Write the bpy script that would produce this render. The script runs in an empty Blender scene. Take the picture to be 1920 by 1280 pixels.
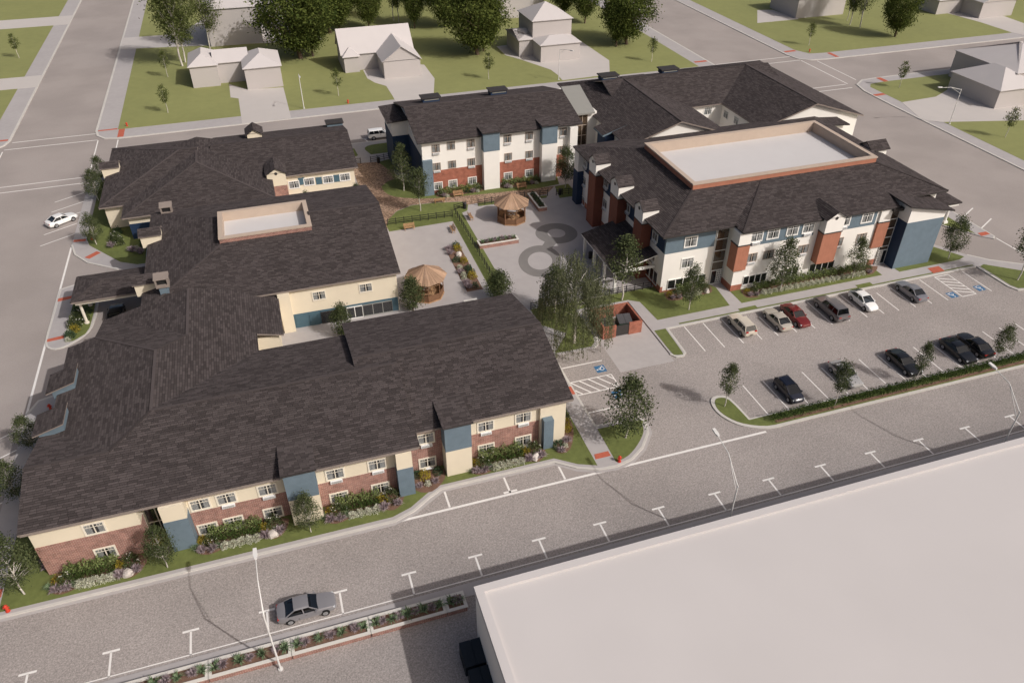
import bpy, bmesh, math, random
from mathutils import Vector, Matrix
R_ = math.radians
random.seed(7)
S = bpy.context.scene
COL = S.collection
# ------------------------------------------------------------------ camera, sky, sun
F, PITCH, YAW, CH = 1450.0, R_(36.6), R_(17.94), 57.0
cam = bpy.data.cameras.new('camera'); camo = bpy.data.objects.new('camera', cam); COL.objects.link(camo)
cam.sensor_width = 36; cam.lens = 36*F/1920; cam.clip_end = 4000; cam.clip_start = 0.5
camo.location = (0, 0, CH); camo.rotation_euler = (math.pi/2-PITCH, 0, -YAW)
S.camera = camo
SUN_EL, SUN_AZ = R_(39.6), R_(139.2)          # azimuth clockwise from +Y
w = bpy.data.worlds.new('World'); S.world = w; w.use_nodes = True
nt = w.node_tree; nt.nodes.clear()
sky = nt.nodes.new('ShaderNodeTexSky'); sky.sky_type = 'NISHITA'; sky.sun_disc = False
sky.sun_elevation = SUN_EL; sky.sun_rotation = SUN_AZ; sky.dust_density = 7.0; sky.ozone_density = 0.25; sky.air_density = 0.8
bg = nt.nodes.new('ShaderNodeBackground'); bg.inputs['Strength'].default_value = .085
wo = nt.nodes.new('ShaderNodeOutputWorld')
nt.links.new(sky.outputs[0], bg.inputs[0]); nt.links.new(bg.outputs[0], wo.inputs[0])
sl = bpy.data.lights.new('sun', 'SUN'); sl.energy = 2.9; sl.angle = R_(0.7); sl.color = (1, .965, .94)
so = bpy.data.objects.new('sun', sl); COL.objects.link(so)
sd = Vector((math.sin(SUN_AZ)*math.cos(SUN_EL), math.cos(SUN_AZ)*math.cos(SUN_EL), math.sin(SUN_EL)))
so.rotation_euler = sd.to_track_quat('Z', 'Y').to_euler(); so.location = (60, -60, 120)
S.view_settings.view_transform = 'Standard'; S.view_settings.look = 'None'; S.view_settings.gamma = 1
S.view_settings.exposure = 0.0
S.render.engine = 'CYCLES'
# ------------------------------------------------------------------ photo pixel -> point of the place
_d = Vector((math.sin(YAW)*math.cos(PITCH), math.cos(YAW)*math.cos(PITCH), -math.sin(PITCH)))
_r = Vector((math.cos(YAW), -math.sin(YAW), 0)); _u = _r.cross(_d)
_C = Vector((0, 0, CH))
def ray(px, py): return _d*F + _r*(px-960) - _u*(py-640)
def G(px, py, z=0.0):
    v = ray(px, py); return _C + v*((z-CH)/v.z)
def onY(px, py, y):
    v = ray(px, py); return _C + v*(y/v.y)
def onX(px, py, x):
    v = ray(px, py); return _C + v*(x/v.x)
def proj(p):
    q = Vector(p)-_C; s = q.dot(_d); return 960+F*q.dot(_r)/s, 640-F*q.dot(_u)/s
def hgt(bx, by, ty, z0=.12):
    g = G(bx, by, z0); lo, hi = 0, 45
    for _ in range(40):
        m = (lo+hi)/2
        if proj((g.x, g.y, z0+m))[1] > ty: lo = m
        else: hi = m
    return lo
def T(ox, oy, wd, iw):
    s = wd/iw
    return lambda x, y: (ox+x*s, oy+y*s)
t6=T(0,900,420,1920);t7=T(400,820,420,1920);t8=T(760,700,420,1920);t5=T(460,480,400,1896);t1=T(0,620,480,1920)
t2=T(80,420,320,1862);t3=T(160,200,320,1862);t4=T(400,200,380,1871)
z1=T(0,0,640,1905);z3=T(1280,0,640,1905);z6=T(1280,400,640,1905);b1=T(0,850,640,1905);b3=T(1280,700,640,1905)
n1=T(700,120,420,1920);n2=T(1020,100,300,1920);n3=T(1280,100,420,1920);n4=T(1060,260,300,1280);n5=T(1200,380,360,1920);n6=T(1500,320,360,1920);n7=T(840,330,300,1829);n8=T(700,400,300,1920)
h1=T(280,0,380,1920);h2=T(600,0,300,1920);h3=T(860,0,420,1920);h4=T(1420,0,500,1920);h5=T(1640,300,280,1120);h7=T(1560,480,360,1920);h8=T(1400,600,300,1920)
w1=T(0,240,330,1920);w2=T(980,420,320,1575);w3=T(1040,600,360,1536);w5=T(650,250,300,1920);w7=T(840,1060,160,931)
def GP(t, pts, z=0.0): return [tuple(G(*t(*p), z))[:2] for p in pts]
# ------------------------------------------------------------------ materials
MATS = {}
def newmat(name):
    m = bpy.data.materials.new(name); m.use_nodes = True
    n = m.node_tree; b = n.nodes['Principled BSDF']; MATS[name] = m
    return m, n, b
def L(n, a, b): n.links.new(a, b)
def mat(name, col, rough=.85, var=.12, scale=3.0, bump=0.0, bscale=None, metal=0.0, spec=.3, obj=True, col2=None, island=0.0, detail=5):
    """flat colour broken up by two scales of noise, with fine bump"""
    m, n, b = newmat(name)
    tc = n.nodes.new('ShaderNodeTexCoord'); geo = n.nodes.new('ShaderNodeNewGeometry')
    src = geo.outputs['Position']
    no = n.nodes.new('ShaderNodeTexNoise'); no.inputs['Scale'].default_value = scale; no.inputs['Detail'].default_value = detail
    no2 = n.nodes.new('ShaderNodeTexNoise'); no2.inputs['Scale'].default_value = scale*.13; no2.inputs['Detail'].default_value = 3
    L(n, src, no.inputs['Vector']); L(n, src, no2.inputs['Vector'])
    ad = n.nodes.new('ShaderNodeMath'); ad.operation = 'ADD'; L(n, no.outputs['Fac'], ad.inputs[0]); L(n, no2.outputs['Fac'], ad.inputs[1])
    mr = n.nodes.new('ShaderNodeMapRange'); mr.inputs[1].default_value = .62; mr.inputs[2].default_value = 1.38
    L(n, ad.outputs[0], mr.inputs[0])
    mx = n.nodes.new('ShaderNodeMix'); mx.data_type = 'RGBA'
    a = [c*(1-var) for c in col]; c2 = col2 if col2 else [min(1, c*(1+var)) for c in col]
    mx.inputs[6].default_value = (*a, 1); mx.inputs[7].default_value = (*c2, 1)
    L(n, mr.outputs[0], mx.inputs[0]); out = mx.outputs[2]
    if island:
        oi = n.nodes.new('ShaderNodeObjectInfo'); a2 = n.nodes.new('ShaderNodeMath'); a2.operation = 'ADD'
        L(n, geo.outputs['Random Per Island'], a2.inputs[0]); L(n, oi.outputs['Random'], a2.inputs[1])
        fr = n.nodes.new('ShaderNodeMath'); fr.operation = 'FRACT'; L(n, a2.outputs[0], fr.inputs[0])
        m2 = n.nodes.new('ShaderNodeMapRange'); m2.inputs[3].default_value = 1-island; m2.inputs[4].default_value = 1+island
        L(n, fr.outputs[0], m2.inputs[0])
        vm = n.nodes.new('ShaderNodeVectorMath'); vm.operation = 'SCALE'; L(n, out, vm.inputs[0]); L(n, m2.outputs[0], vm.inputs['Scale']); out = vm.outputs[0]
    L(n, out, b.inputs['Base Color'])
    b.inputs['Roughness'].default_value = rough; b.inputs['Metallic'].default_value = metal; b.inputs['Specular IOR Level'].default_value = spec
    if bump:
        bn = n.nodes.new('ShaderNodeTexNoise'); bn.inputs['Scale'].default_value = bscale or scale*4; bn.inputs['Detail'].default_value = 4
        L(n, src, bn.inputs['Vector'])
        bu = n.nodes.new('ShaderNodeBump'); bu.inputs['Strength'].default_value = bump; bu.inputs['Distance'].default_value = .05
        L(n, bn.outputs['Fac'], bu.inputs['Height']); L(n, bu.outputs[0], b.inputs['Normal'])
    return m
def asphalt(name, c1, c2, speck=.5, sc=8.0):
    m, n, b = newmat(name)
    geo = n.nodes.new('ShaderNodeNewGeometry'); src = geo.outputs['Position']
    big = n.nodes.new('ShaderNodeTexNoise'); big.inputs['Scale'].default_value = .09; big.inputs['Detail'].default_value = 4
    mid = n.nodes.new('ShaderNodeTexNoise'); mid.inputs['Scale'].default_value = sc; mid.inputs['Detail'].default_value = 6; mid.inputs['Roughness'].default_value = .7
    fin = n.nodes.new('ShaderNodeTexVoronoi'); fin.inputs['Scale'].default_value = sc*1.9
    for q in (big, mid, fin): L(n, src, q.inputs['Vector'])
    mx = n.nodes.new('ShaderNodeMix'); mx.data_type = 'RGBA'; mx.inputs[6].default_value = (*c1, 1); mx.inputs[7].default_value = (*c2, 1)
    mr = n.nodes.new('ShaderNodeMapRange'); mr.inputs[1].default_value = .38; mr.inputs[2].default_value = .62
    L(n, big.outputs['Fac'], mr.inputs[0]); L(n, mr.outputs[0], mx.inputs[0])
    m1 = n.nodes.new('ShaderNodeMapRange'); m1.inputs[1].default_value = .3; m1.inputs[2].default_value = .7; m1.inputs[3].default_value = 1-speck*.5; m1.inputs[4].default_value = 1+speck*.5
    L(n, mid.outputs['Fac'], m1.inputs[0])
    m2 = n.nodes.new('ShaderNodeMapRange'); m2.inputs[1].default_value = 0; m2.inputs[2].default_value = 1; m2.inputs[3].default_value = 1-speck*.34; m2.inputs[4].default_value = 1+speck*.34
    sp = n.nodes.new('ShaderNodeSeparateColor'); L(n, fin.outputs['Color'], sp.inputs[0]); L(n, sp.outputs[0], m2.inputs[0])
    mu = n.nodes.new('ShaderNodeMath'); mu.operation = 'MULTIPLY'; L(n, m1.outputs[0], mu.inputs[0]); L(n, m2.outputs[0], mu.inputs[1])
    vm = n.nodes.new('ShaderNodeVectorMath'); vm.operation = 'SCALE'; L(n, mx.outputs[2], vm.inputs[0]); L(n, mu.outputs[0], vm.inputs['Scale'])
    L(n, vm.outputs[0], b.inputs['Base Color']); b.inputs['Roughness'].default_value = .9; b.inputs['Specular IOR Level'].default_value = .2
    bu = n.nodes.new('ShaderNodeBump'); bu.inputs['Strength'].default_value = .25; bu.inputs['Distance'].default_value = .03
    L(n, mid.outputs['Fac'], bu.inputs['Height']); L(n, bu.outputs[0], b.inputs['Normal'])
    return m
def brickmat(name, c1, c2, mortar, bw=.42, bh=.14, speck=None):
    """brick courses laid along x (or y) and z of the place"""
    m, n, b = newmat(name)
    geo = n.nodes.new('ShaderNodeNewGeometry'); sx = n.nodes.new('ShaderNodeSeparateXYZ'); L(n, geo.outputs['Position'], sx.inputs[0])
    ad = n.nodes.new('ShaderNodeMath'); ad.operation = 'ADD'; L(n, sx.outputs[0], ad.inputs[0]); L(n, sx.outputs[1], ad.inputs[1])
    cb = n.nodes.new('ShaderNodeCombineXYZ'); L(n, ad.outputs[0], cb.inputs[0]); L(n, sx.outputs[2], cb.inputs[1])
    br = n.nodes.new('ShaderNodeTexBrick'); L(n, cb.outputs[0], br.inputs['Vector'])
    br.inputs['Color1'].default_value = (*c1, 1); br.inputs['Color2'].default_value = (*c2, 1); br.inputs['Mortar'].default_value = (*mortar, 1)
    br.inputs['Scale'].default_value = 1; br.inputs['Mortar Size'].default_value = .016; br.inputs['Brick Width'].default_value = bw; br.inputs['Row Height'].default_value = bh
    no = n.nodes.new('ShaderNodeTexNoise'); no.inputs['Scale'].default_value = 1.7; no.inputs['Detail'].default_value = 5; L(n, geo.outputs['Position'], no.inputs['Vector'])
    m2 = n.nodes.new('ShaderNodeMapRange'); m2.inputs[1].default_value = .3; m2.inputs[2].default_value = .7; m2.inputs[3].default_value = .8; m2.inputs[4].default_value = 1.2; L(n, no.outputs['Fac'], m2.inputs[0])
    vm = n.nodes.new('ShaderNodeVectorMath'); vm.operation = 'SCALE'; L(n, br.outputs['Color'], vm.inputs[0]); L(n, m2.outputs[0], vm.inputs['Scale'])
    L(n, vm.outputs[0], b.inputs['Base Color']); b.inputs['Roughness'].default_value = .9; b.inputs['Specular IOR Level'].default_value = .2
    bu = n.nodes.new('ShaderNodeBump'); bu.inputs['Strength'].default_value = .5; bu.inputs['Distance'].default_value = .02; bu.invert = True
    L(n, br.outputs['Fac'], bu.inputs['Height']); L(n, bu.outputs[0], b.inputs['Normal'])
    return m
def siding(name, col, pitch=.17, axis=2):
    m, n, b = newmat(name)
    geo = n.nodes.new('ShaderNodeNewGeometry'); sx = n.nodes.new('ShaderNodeSeparateXYZ'); L(n, geo.outputs['Position'], sx.inputs[0])
    mu = n.nodes.new('ShaderNodeMath'); mu.operation = 'MULTIPLY'; mu.inputs[1].default_value = 1/pitch; L(n, sx.outputs[axis], mu.inputs[0])
    fr = n.nodes.new('ShaderNodeMath'); fr.operation = 'FRACT'; L(n, mu.outputs[0], fr.inputs[0])
    no = n.nodes.new('ShaderNodeTexNoise'); no.inputs['Scale'].default_value = 1.2; no.inputs['Detail'].default_value = 4; L(n, geo.outputs['Position'], no.inputs['Vector'])
    m2 = n.nodes.new('ShaderNodeMapRange'); m2.inputs[1].default_value = .3; m2.inputs[2].default_value = .7; m2.inputs[3].default_value = .93; m2.inputs[4].default_value = 1.07; L(n, no.outputs['Fac'], m2.inputs[0])
    rg = n.nodes.new('ShaderNodeRGB'); rg.outputs[0].default_value = (*col, 1)
    vm = n.nodes.new('ShaderNodeVectorMath'); vm.operation = 'SCALE'; L(n, rg.outputs[0], vm.inputs[0]); L(n, m2.outputs[0], vm.inputs['Scale'])
    L(n, vm.outputs[0], b.inputs['Base Color']); b.inputs['Roughness'].default_value = .75; b.inputs['Specular IOR Level'].default_value = .3
    bu = n.nodes.new('ShaderNodeBump'); bu.inputs['Strength'].default_value = .55; bu.inputs['Distance'].default_value = .03
    L(n, fr.outputs[0], bu.inputs['Height']); L(n, bu.outputs[0], b.inputs['Normal'])
    return m
def leafmat(name, c1, c2, trans=.18):
    m, n, b = newmat(name)
    geo = n.nodes.new('ShaderNodeNewGeometry'); oi = n.nodes.new('ShaderNodeObjectInfo')
    a2 = n.nodes.new('ShaderNodeMath'); a2.operation = 'MULTIPLY_ADD'; a2.inputs[1].default_value = .8
    L(n, geo.outputs['Random Per Island'], a2.inputs[0]); o2 = n.nodes.new('ShaderNodeMath'); o2.operation = 'MULTIPLY'; o2.inputs[1].default_value = .2
    L(n, oi.outputs['Random'], o2.inputs[0]); L(n, o2.outputs[0], a2.inputs[2])
    mx = n.nodes.new('ShaderNodeMix'); mx.data_type = 'RGBA'; mx.inputs[6].default_value = (*c1, 1); mx.inputs[7].default_value = (*c2, 1)
    L(n, a2.outputs[0], mx.inputs[0]); L(n, mx.outputs[2], b.inputs['Base Color']); b.inputs['Roughness'].default_value = .8; b.inputs['Specular IOR Level'].default_value = .06
    tr = n.nodes.new('ShaderNodeBsdfTranslucent'); L(n, mx.outputs[2], tr.inputs[0])
    ms = n.nodes.new('ShaderNodeMixShader'); ms.inputs[0].default_value = trans
    out = [q for q in n.nodes if q.type == 'OUTPUT_MATERIAL'][0]
    L(n, b.outputs[0], ms.inputs[1]); L(n, tr.outputs[0], ms.inputs[2]); L(n, ms.outputs[0], out.inputs[0])
    return m
def glassmat(name, tint, alpha=.55, rough=.04):
    m, n, b = newmat(name)
    n.nodes.remove(b)
    tr = n.nodes.new('ShaderNodeBsdfTransparent'); tr.inputs[0].default_value = (*tint, 1)
    gl = n.nodes.new('ShaderNodeBsdfGlossy'); gl.inputs['Roughness'].default_value = rough; gl.inputs[0].default_value = (.9, .92, .95, 1)
    fr = n.nodes.new('ShaderNodeLayerWeight'); fr.inputs[0].default_value = .5; pw = n.nodes.new('ShaderNodeMath'); pw.operation = 'POWER'; pw.inputs[1].default_value = 4; L(n, fr.outputs['Facing'], pw.inputs[0])
    ad = n.nodes.new('ShaderNodeMath'); ad.operation = 'MULTIPLY_ADD'; ad.inputs[1].default_value = .7; ad.inputs[2].default_value = .06; L(n, pw.outputs[0], ad.inputs[0])
    ms = n.nodes.new('ShaderNodeMixShader'); L(n, ad.outputs[0], ms.inputs[0]); L(n, tr.outputs[0], ms.inputs[1]); L(n, gl.outputs[0], ms.inputs[2])
    out = [q for q in n.nodes if q.type == 'OUTPUT_MATERIAL'][0]; L(n, ms.outputs[0], out.inputs[0])
    return m
def paint(name, col, coat=.6, rough=.35, metal=.0):
    m, n, b = newmat(name)
    b.inputs['Base Color'].default_value = (*col, 1); b.inputs['Roughness'].default_value = rough; b.inputs['Metallic'].default_value = metal
    b.inputs['Coat Weight'].default_value = coat; b.inputs['Coat Roughness'].default_value = .06
    geo = n.nodes.new('ShaderNodeNewGeometry'); no = n.nodes.new('ShaderNodeTexNoise'); no.inputs['Scale'].default_value = 2.0; L(n, geo.outputs['Position'], no.inputs['Vector'])
    m2 = n.nodes.new('ShaderNodeMapRange'); m2.inputs[3].default_value = rough*.8; m2.inputs[4].default_value = rough*1.2; L(n, no.outputs['Fac'], m2.inputs[0]); L(n, m2.outputs[0], b.inputs['Roughness'])
    return m
asphalt('asphalt', (.300,.266,.248), (.345,.306,.286), .14)
asphalt('paver', (.292,.262,.246), (.338,.303,.285), .55, 6.5)
asphalt('mulch', (.22,.145,.10), (.30,.21,.15), 1.3, 3.5)
mat('concrete', (.40,.37,.36), var=.07, scale=1.3, bump=.1)
mat('walkway', (.385,.36,.355), var=.07, scale=1.1, bump=.1)
mat('kerb', (.52,.495,.46), var=.08, scale=2, bump=.1)
mat('plaza', (.395,.365,.355), var=.08, scale=.6, bump=.08)
mat('dark_paving', (.20,.185,.175), var=.1, scale=.8, bump=.1)
mat('line', (.74,.71,.68), var=.07, scale=4)
mat('tactile', (.44,.115,.07), var=.12, scale=4, bump=.3)
mat('blue_sign', (.045,.14,.27), var=.08, scale=5)
mat('grass', (.128,.150,.045), var=.22, scale=2.2, bump=.5, bscale=18, detail=8)
mat('meadow', (.228,.236,.09), var=.09, scale=.6, bump=.3, bscale=9, detail=8)
mat('soil', (.17,.10,.07), var=.3, scale=9, bump=.6, bscale=20)
mat('shingle', (.068,.057,.056), rough=.95, var=.06, scale=.35, bump=.15, bscale=30, spec=.1, island=.30)
mat('deck', (.022,.018,.018), rough=.95, var=.1, scale=1, spec=.1)
mat('fascia', (.24,.20,.175), var=.08, scale=2)
mat('dark_trim', (.045,.04,.038), var=.1, scale=2, rough=.6)
mat('cream', (.70,.62,.48), var=.04, scale=1.1)
mat('cream_trim', (.74,.68,.57), var=.04, scale=2)
mat('white_wall', (.80,.77,.72), var=.03, scale=1.1)
mat('white_trim', (.80,.78,.74), var=.03, scale=2, rough=.6)
mat('ac_white', (.74,.74,.75), var=.04, scale=3, rough=.5)
siding('blue', (.145,.195,.235)); siding('navy', (.02,.04,.085)); siding('teal', (.075,.135,.17))  # navy: darkened blue, also carries the shade of west faces
brickmat('brick', (.33,.15,.115), (.23,.10,.078), (.46,.37,.32), .36, .13)
brickmat('brick_red', (.35,.125,.082), (.29,.10,.065), (.38,.18,.13), .36, .12)
siding('rust', (.39,.165,.105), .5, 0); siding('maroon', (.20,.07,.045), .5, 1)
mat('tan', (.46,.37,.30), var=.05, scale=1.5); mat('membrane', (.55,.53,.525), var=.03, scale=.5)
mat('white_roof', (.545,.515,.505), var=.045, scale=.12, bump=.05)
mat('massing', (.46,.425,.41), var=.03, scale=.5); mat('massing_roof', (.52,.485,.475), var=.03, scale=.5)
mat('massing_paving', (.49,.455,.43), var=.03, scale=.4)
mat('grey_metal', (.25,.245,.225), var=.05, scale=1, rough=.5)
mat('interior', (.018,.017,.017), var=.2, scale=2); mat('interior_warm', (.16,.10,.06), var=.5, scale=1.6)  # interior: near-black, darkness of an unlit space put into the colour
mat('curtain', (.40,.375,.35), var=.16, scale=7)
glassmat('glass', (.88,.9,.91)); glassmat('car_glass', (.20,.23,.26))
mat('wood', (.36,.215,.115), var=.25, scale=5, island=.22); mat('wood_dark', (.19,.10,.055), var=.2, scale=5, island=.15)
mat('roof_wood', (.34,.22,.145), var=.14, scale=4, island=.32)
mat('black_metal', (.016,.015,.016), rough=.5, var=.1, scale=5, spec=.4); mat('lamp_metal', (.66,.645,.62), rough=.45, var=.05, scale=3)
mat('lamp_lens', (.8,.8,.78), rough=.2, var=.02)
mat('stone', (.55,.50,.46), var=.2, scale=4, bump=.5); mat('hydrant_red', (.55,.055,.03), rough=.5, var=.1)
mat('bin_green', (.022,.06,.035), rough=.5, var=.15); mat('bin_lid', (.075,.072,.075), rough=.6, var=.12); mat('bin_navy', (.010,.017,.026), rough=.5, var=.15)
mat('coping_white', (.62,.59,.54), var=.05, scale=3)
mat('bark_white', (.52,.48,.43), var=.35, scale=6, bump=.3); mat('bark', (.12,.085,.06), var=.3, scale=6, bump=.5)
leafmat('leaf_mid', (.05,.07,.028), (.14,.16,.075), .3); leafmat('leaf_dark', (.024,.044,.010), (.15,.175,.045), .28); leafmat('leaf_grey', (.085,.10,.05), (.23,.24,.14), .4)
leafmat('leaf_birch', (.06,.08,.022), (.17,.19,.07), .25); leafmat('leaf_hedge', (.022,.042,.010), (.085,.125,.035)); leafmat('leaf_cover', (.07,.115,.03), (.30,.34,.14))
leafmat('leaf_yellow', (.22,.17,.02), (.42,.34,.06)); leafmat('leaf_white', (.36,.39,.25), (.82,.80,.70), .3); leafmat('leaf_lavender', (.24,.18,.19), (.50,.42,.44), .3); leafmat('leaf_blue', (.03,.06,.03), (.10,.15,.085))
leafmat('leaf_yucca', (.07,.12,.05), (.26,.33,.20)); leafmat('blossom', (.55,.52,.46), (.8,.78,.72))
mat('tyre', (.014,.014,.014), rough=.8, var=.1); mat('rim', (.45,.45,.46), rough=.35, var=.05, metal=.7)
mat('lamp_red', (.40,.02,.015), rough=.25, var=.1); mat('lamp_clear', (.62,.64,.66), rough=.15, var=.05); mat('plate', (.7,.7,.68), var=.03)
mat('seat', (.16,.13,.105), var=.15); mat('chrome', (.5,.5,.5), rough=.25, metal=.9, var=.03)
# ------------------------------------------------------------------ mesh builder
class MB:
    def __init__(s): s.v = []; s.f = []; s.m = []
    def face(s, pts, mi=0):
        i = len(s.v); s.v += [tuple(p) for p in pts]; s.f.append(list(range(i, i+len(pts)))); s.m.append(mi); return s
    def box(s, x0, x1, y0, y1, z0, z1, mi=0, top=None):
        i = len(s.v)
        s.v += [(x0,y0,z0),(x1,y0,z0),(x1,y1,z0),(x0,y1,z0),(x0,y0,z1),(x1,y0,z1),(x1,y1,z1),(x0,y1,z1)]
        for k, q in enumerate(((0,3,2,1),(4,5,6,7),(0,1,5,4),(1,2,6,5),(2,3,7,6),(3,0,4,7))):
            s.f.append([i+a for a in q]); s.m.append(top if (k == 1 and top is not None) else mi)
        return s
    def prism(s, poly, z0, z1, mi=0, top=None, bottom=True):
        """vertical extrusion; z0/z1 numbers or lists per vertex; poly counter-clockwise"""
        n = len(poly); i = len(s.v)
        if sum(poly[k][0]*poly[(k+1)%n][1]-poly[(k+1)%n][0]*poly[k][1] for k in range(n)) < 0:
            poly = poly[::-1]
            if isinstance(z1, (list, tuple)): z1 = z1[::-1]
            if isinstance(z0, (list, tuple)): z0 = z0[::-1]
        a = z0 if isinstance(z0, (list, tuple)) else [z0]*n; b = z1 if isinstance(z1, (list, tuple)) else [z1]*n
        s.v += [(p[0], p[1], a[k]) for k, p in enumerate(poly)] + [(p[0], p[1], b[k]) for k, p in enumerate(poly)]
        for k in range(n):
            j = (k+1) % n; s.f.append([i+k, i+j, i+n+j, i+n+k]); s.m.append(mi)
        s.f.append([i+n+k for k in range(n)]); s.m.append(mi if top is None else top)
        if bottom: s.f.append([i+n-1-k for k in range(n)]); s.m.append(mi)
        return s
    def tube(s, p0, p1, r0, r1=None, n=8, mi=0, cap=True):
        p0 = Vector(p0); p1 = Vector(p1); r1 = r0 if r1 is None else r1
        ax = (p1-p0).normalized(); a = ax.orthogonal().normalized(); b = ax.cross(a); i = len(s.v)
        for p, r in ((p0, r0), (p1, r1)):
            for k in range(n):
                t = 2*math.pi*k/n; s.v.append(tuple(p+(a*math.cos(t)+b*math.sin(t))*r))
        for k in range(n):
            j = (k+1) % n; s.f.append([i+k, i+j, i+n+j, i+n+k]); s.m.append(mi)
        if cap:
            s.f.append([i+n-1-k for k in range(n)]); s.m.append(mi); s.f.append([i+n+k for k in range(n)]); s.m.append(mi)
        return s
    def bar(s, p0, p1, w, h, mi=0):
        """rectangular bar between two points, w across, h up"""
        p0 = Vector(p0); p1 = Vector(p1); ax = (p1-p0).normalized()
        up = Vector((0,0,1)) if abs(ax.z) < .95 else Vector((1,0,0))
        a = ax.cross(up).normalized()*w/2; b = a.normalized().cross(ax).normalized()*h/2; i = len(s.v)
        for p in (p0, p1):
            for q in (-a-b, a-b, a+b, -a+b): s.v.append(tuple(p+q))
        for q in ((0,3,2,1),(4,5,6,7),(0,1,5,4),(1,2,6,5),(2,3,7,6),(3,0,4,7)): s.f.append([i+k for k in q]); s.m.append(mi)
        return s
    def build(s, name, mats, parent=None, smooth=False, loc=None):
        """links ONE mesh object; geometry given in the place's coordinates is moved under the parent"""
        me = bpy.data.meshes.new(name)
        off = Vector((0,0,0))
        q = parent
        while q is not None: off += q.location; q = q.parent
        if loc is not None: off = off + Vector(loc)
        me.from_pydata([(x-off.x, y-off.y, z-off.z) for x, y, z in s.v], [], s.f)
        mats = mats if isinstance(mats, (list, tuple)) else [mats]
        for k in mats: me.materials.append(MATS[k])
        if len(mats) > 1: me.polygons.foreach_set('material_index', s.m)
        if smooth: me.polygons.foreach_set('use_smooth', [True]*len(s.f))
        me.update()
        o = bpy.data.objects.new(name, me); COL.objects.link(o)
        if parent is not None: o.parent = parent
        if loc is not None: o.location = loc
        return o
def tag(o, label=None, cat=None, group=None, kind=None):
    if label: o['label'] = label
    if cat: o['category'] = cat
    if group: o['group'] = group
    if kind: o['kind'] = kind
    return o
def empty(name, loc, label=None, cat=None, group=None):
    o = bpy.data.objects.new(name, None); COL.objects.link(o); o.location = loc; o.empty_display_size = .2
    return tag(o, label, cat, group)
def copy_tree(o, parent=None):
    c = o.copy(); COL.objects.link(c); c.parent = parent
    for ch in o.children: copy_tree(ch, c)
    return c
def link_copy(o, parent, loc, rz=None):
    c = o.copy(); COL.objects.link(c); c.parent = parent; c.location = loc
    if rz is not None: c.rotation_euler = (0, 0, rz)
    return c
def strip_pts(pts, wd, closed=False):
    """left/right offsets of a path, mitred"""
    P = [Vector((p[0], p[1])) for p in pts]; n = len(P); Lf = []; Rt = []
    for i in range(n):
        a = P[i-1] if (i > 0 or closed) else None; b = P[(i+1) % n] if (i < n-1 or closed) else None
        d1 = (P[i]-a).normalized() if a is not None else None; d2 = (b-P[i]).normalized() if b is not None else None
        if d1 is None: d1 = d2
        if d2 is None: d2 = d1
        nn = (Vector((-d1.y, d1.x))+Vector((-d2.y, d2.x))); nn = nn.normalized(); k = max(.4, nn.dot(Vector((-d1.y, d1.x))))
        Lf.append(P[i]+nn*(wd/2/k)); Rt.append(P[i]-nn*(wd/2/k))
    return Lf, Rt
def strip(mb, pts, wd, z0, z1, closed=False, mi=0):
    Lf, Rt = strip_pts(pts, wd, closed); n = len(Lf)
    for i in range(n if closed else n-1):
        j = (i+1) % n
        poly = [tuple(Rt[i]), tuple(Rt[j]), tuple(Lf[j]), tuple(Lf[i])]
        mb.prism(poly, z0, z1, mi, bottom=False)
    return mb
def arc(pts, n=5):
    """Catmull-Rom smoothing of an open path"""
    P = [Vector((p[0], p[1])) for p in pts]; out = []
    for i in range(len(P)-1):
        p0 = P[max(0, i-1)]; p1 = P[i]; p2 = P[i+1]; p3 = P[min(len(P)-1, i+2)]
        for k in range(n):
            t = k/n; out.append(tuple(.5*((2*p1)+(p2-p0)*t+(2*p0-5*p1+4*p2-p3)*t*t+(3*p1-p0-3*p2+p3)*t**3)))
    out.append(tuple(P[-1])); return out
# ------------------------------------------------------------------ ground, streets, pavements, lawns
SW = .12                       # pavement level above the carriageway
def struct(o): o['kind'] = 'structure'; return o
road = struct(MB().box(-700, 900, -300, 1300, -.5, 0).build('road', 'asphalt'))
lot = struct(MB().prism([(21.6,49.6),(21.6,52.2),(9.4,52.2),(4.0,49.6),(-60,49.6),(-60,20),(150,20),(150,62),(101,62),(91.9,70),(27,70),(27,49.6)], .001, .004, bottom=False).build('parking_lot', 'paver'))
def slab(name, pts, m, z=SW, z0=-.05): return struct(MB().prism(pts, z0, z).build(name, m))
def lawn(pts, z=SW+.014, m='grass'): return struct(MB().prism(pts, SW-.05, z).build('lawn', m))
site = [(-31.1,49.4),(4.4,49.4),(6.4,50.1),(8.2,51.3),(9.5,52.0),(21.4,52.0),(23.3,50.5),(25.3,49.65),(27.2,49.5),(29.1,49.95),(30.8,51.1),(32.4,53.0),(32.8,54.5),(32.5,55.5),(27.4,55.6),
        (27.4,68.7),(32.6,68.55),(33.5,69.2),(33.9,70.6),(33.9,76.6),(41.0,76.6),(41.0,64.6),(41.5,63.9),(42.3,63.8),(42.85,64.3),(43.1,69.5),(91.9,69.6),(92.0,64.0),(92.5,62.9),(93.6,62.7),(101.2,62.7),(101.2,67.2),
        (98.6,68.0),(95.0,70.4),(93.0,72.6),(90.6,76.6),(90.2,83),(96.0,83),(96.3,80.6),(99.2,76.4),(100.4,75.2),(101.1,75.8),(101.1,139.5),(99.5,141.4),(-29.5,141.4),(-31.1,139.5),(-31.1,115.8),(-30.3,112.6),(-28.3,109.6),(-24.0,106.3),(-19.5,103.4),
        (-19.5,89),(-24.6,84.5),(-25,79.6),(-28.8,79.0),(-30.2,78.6),(-31.1,76.4)]
pav = slab('pavement', site, 'walkway')
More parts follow.
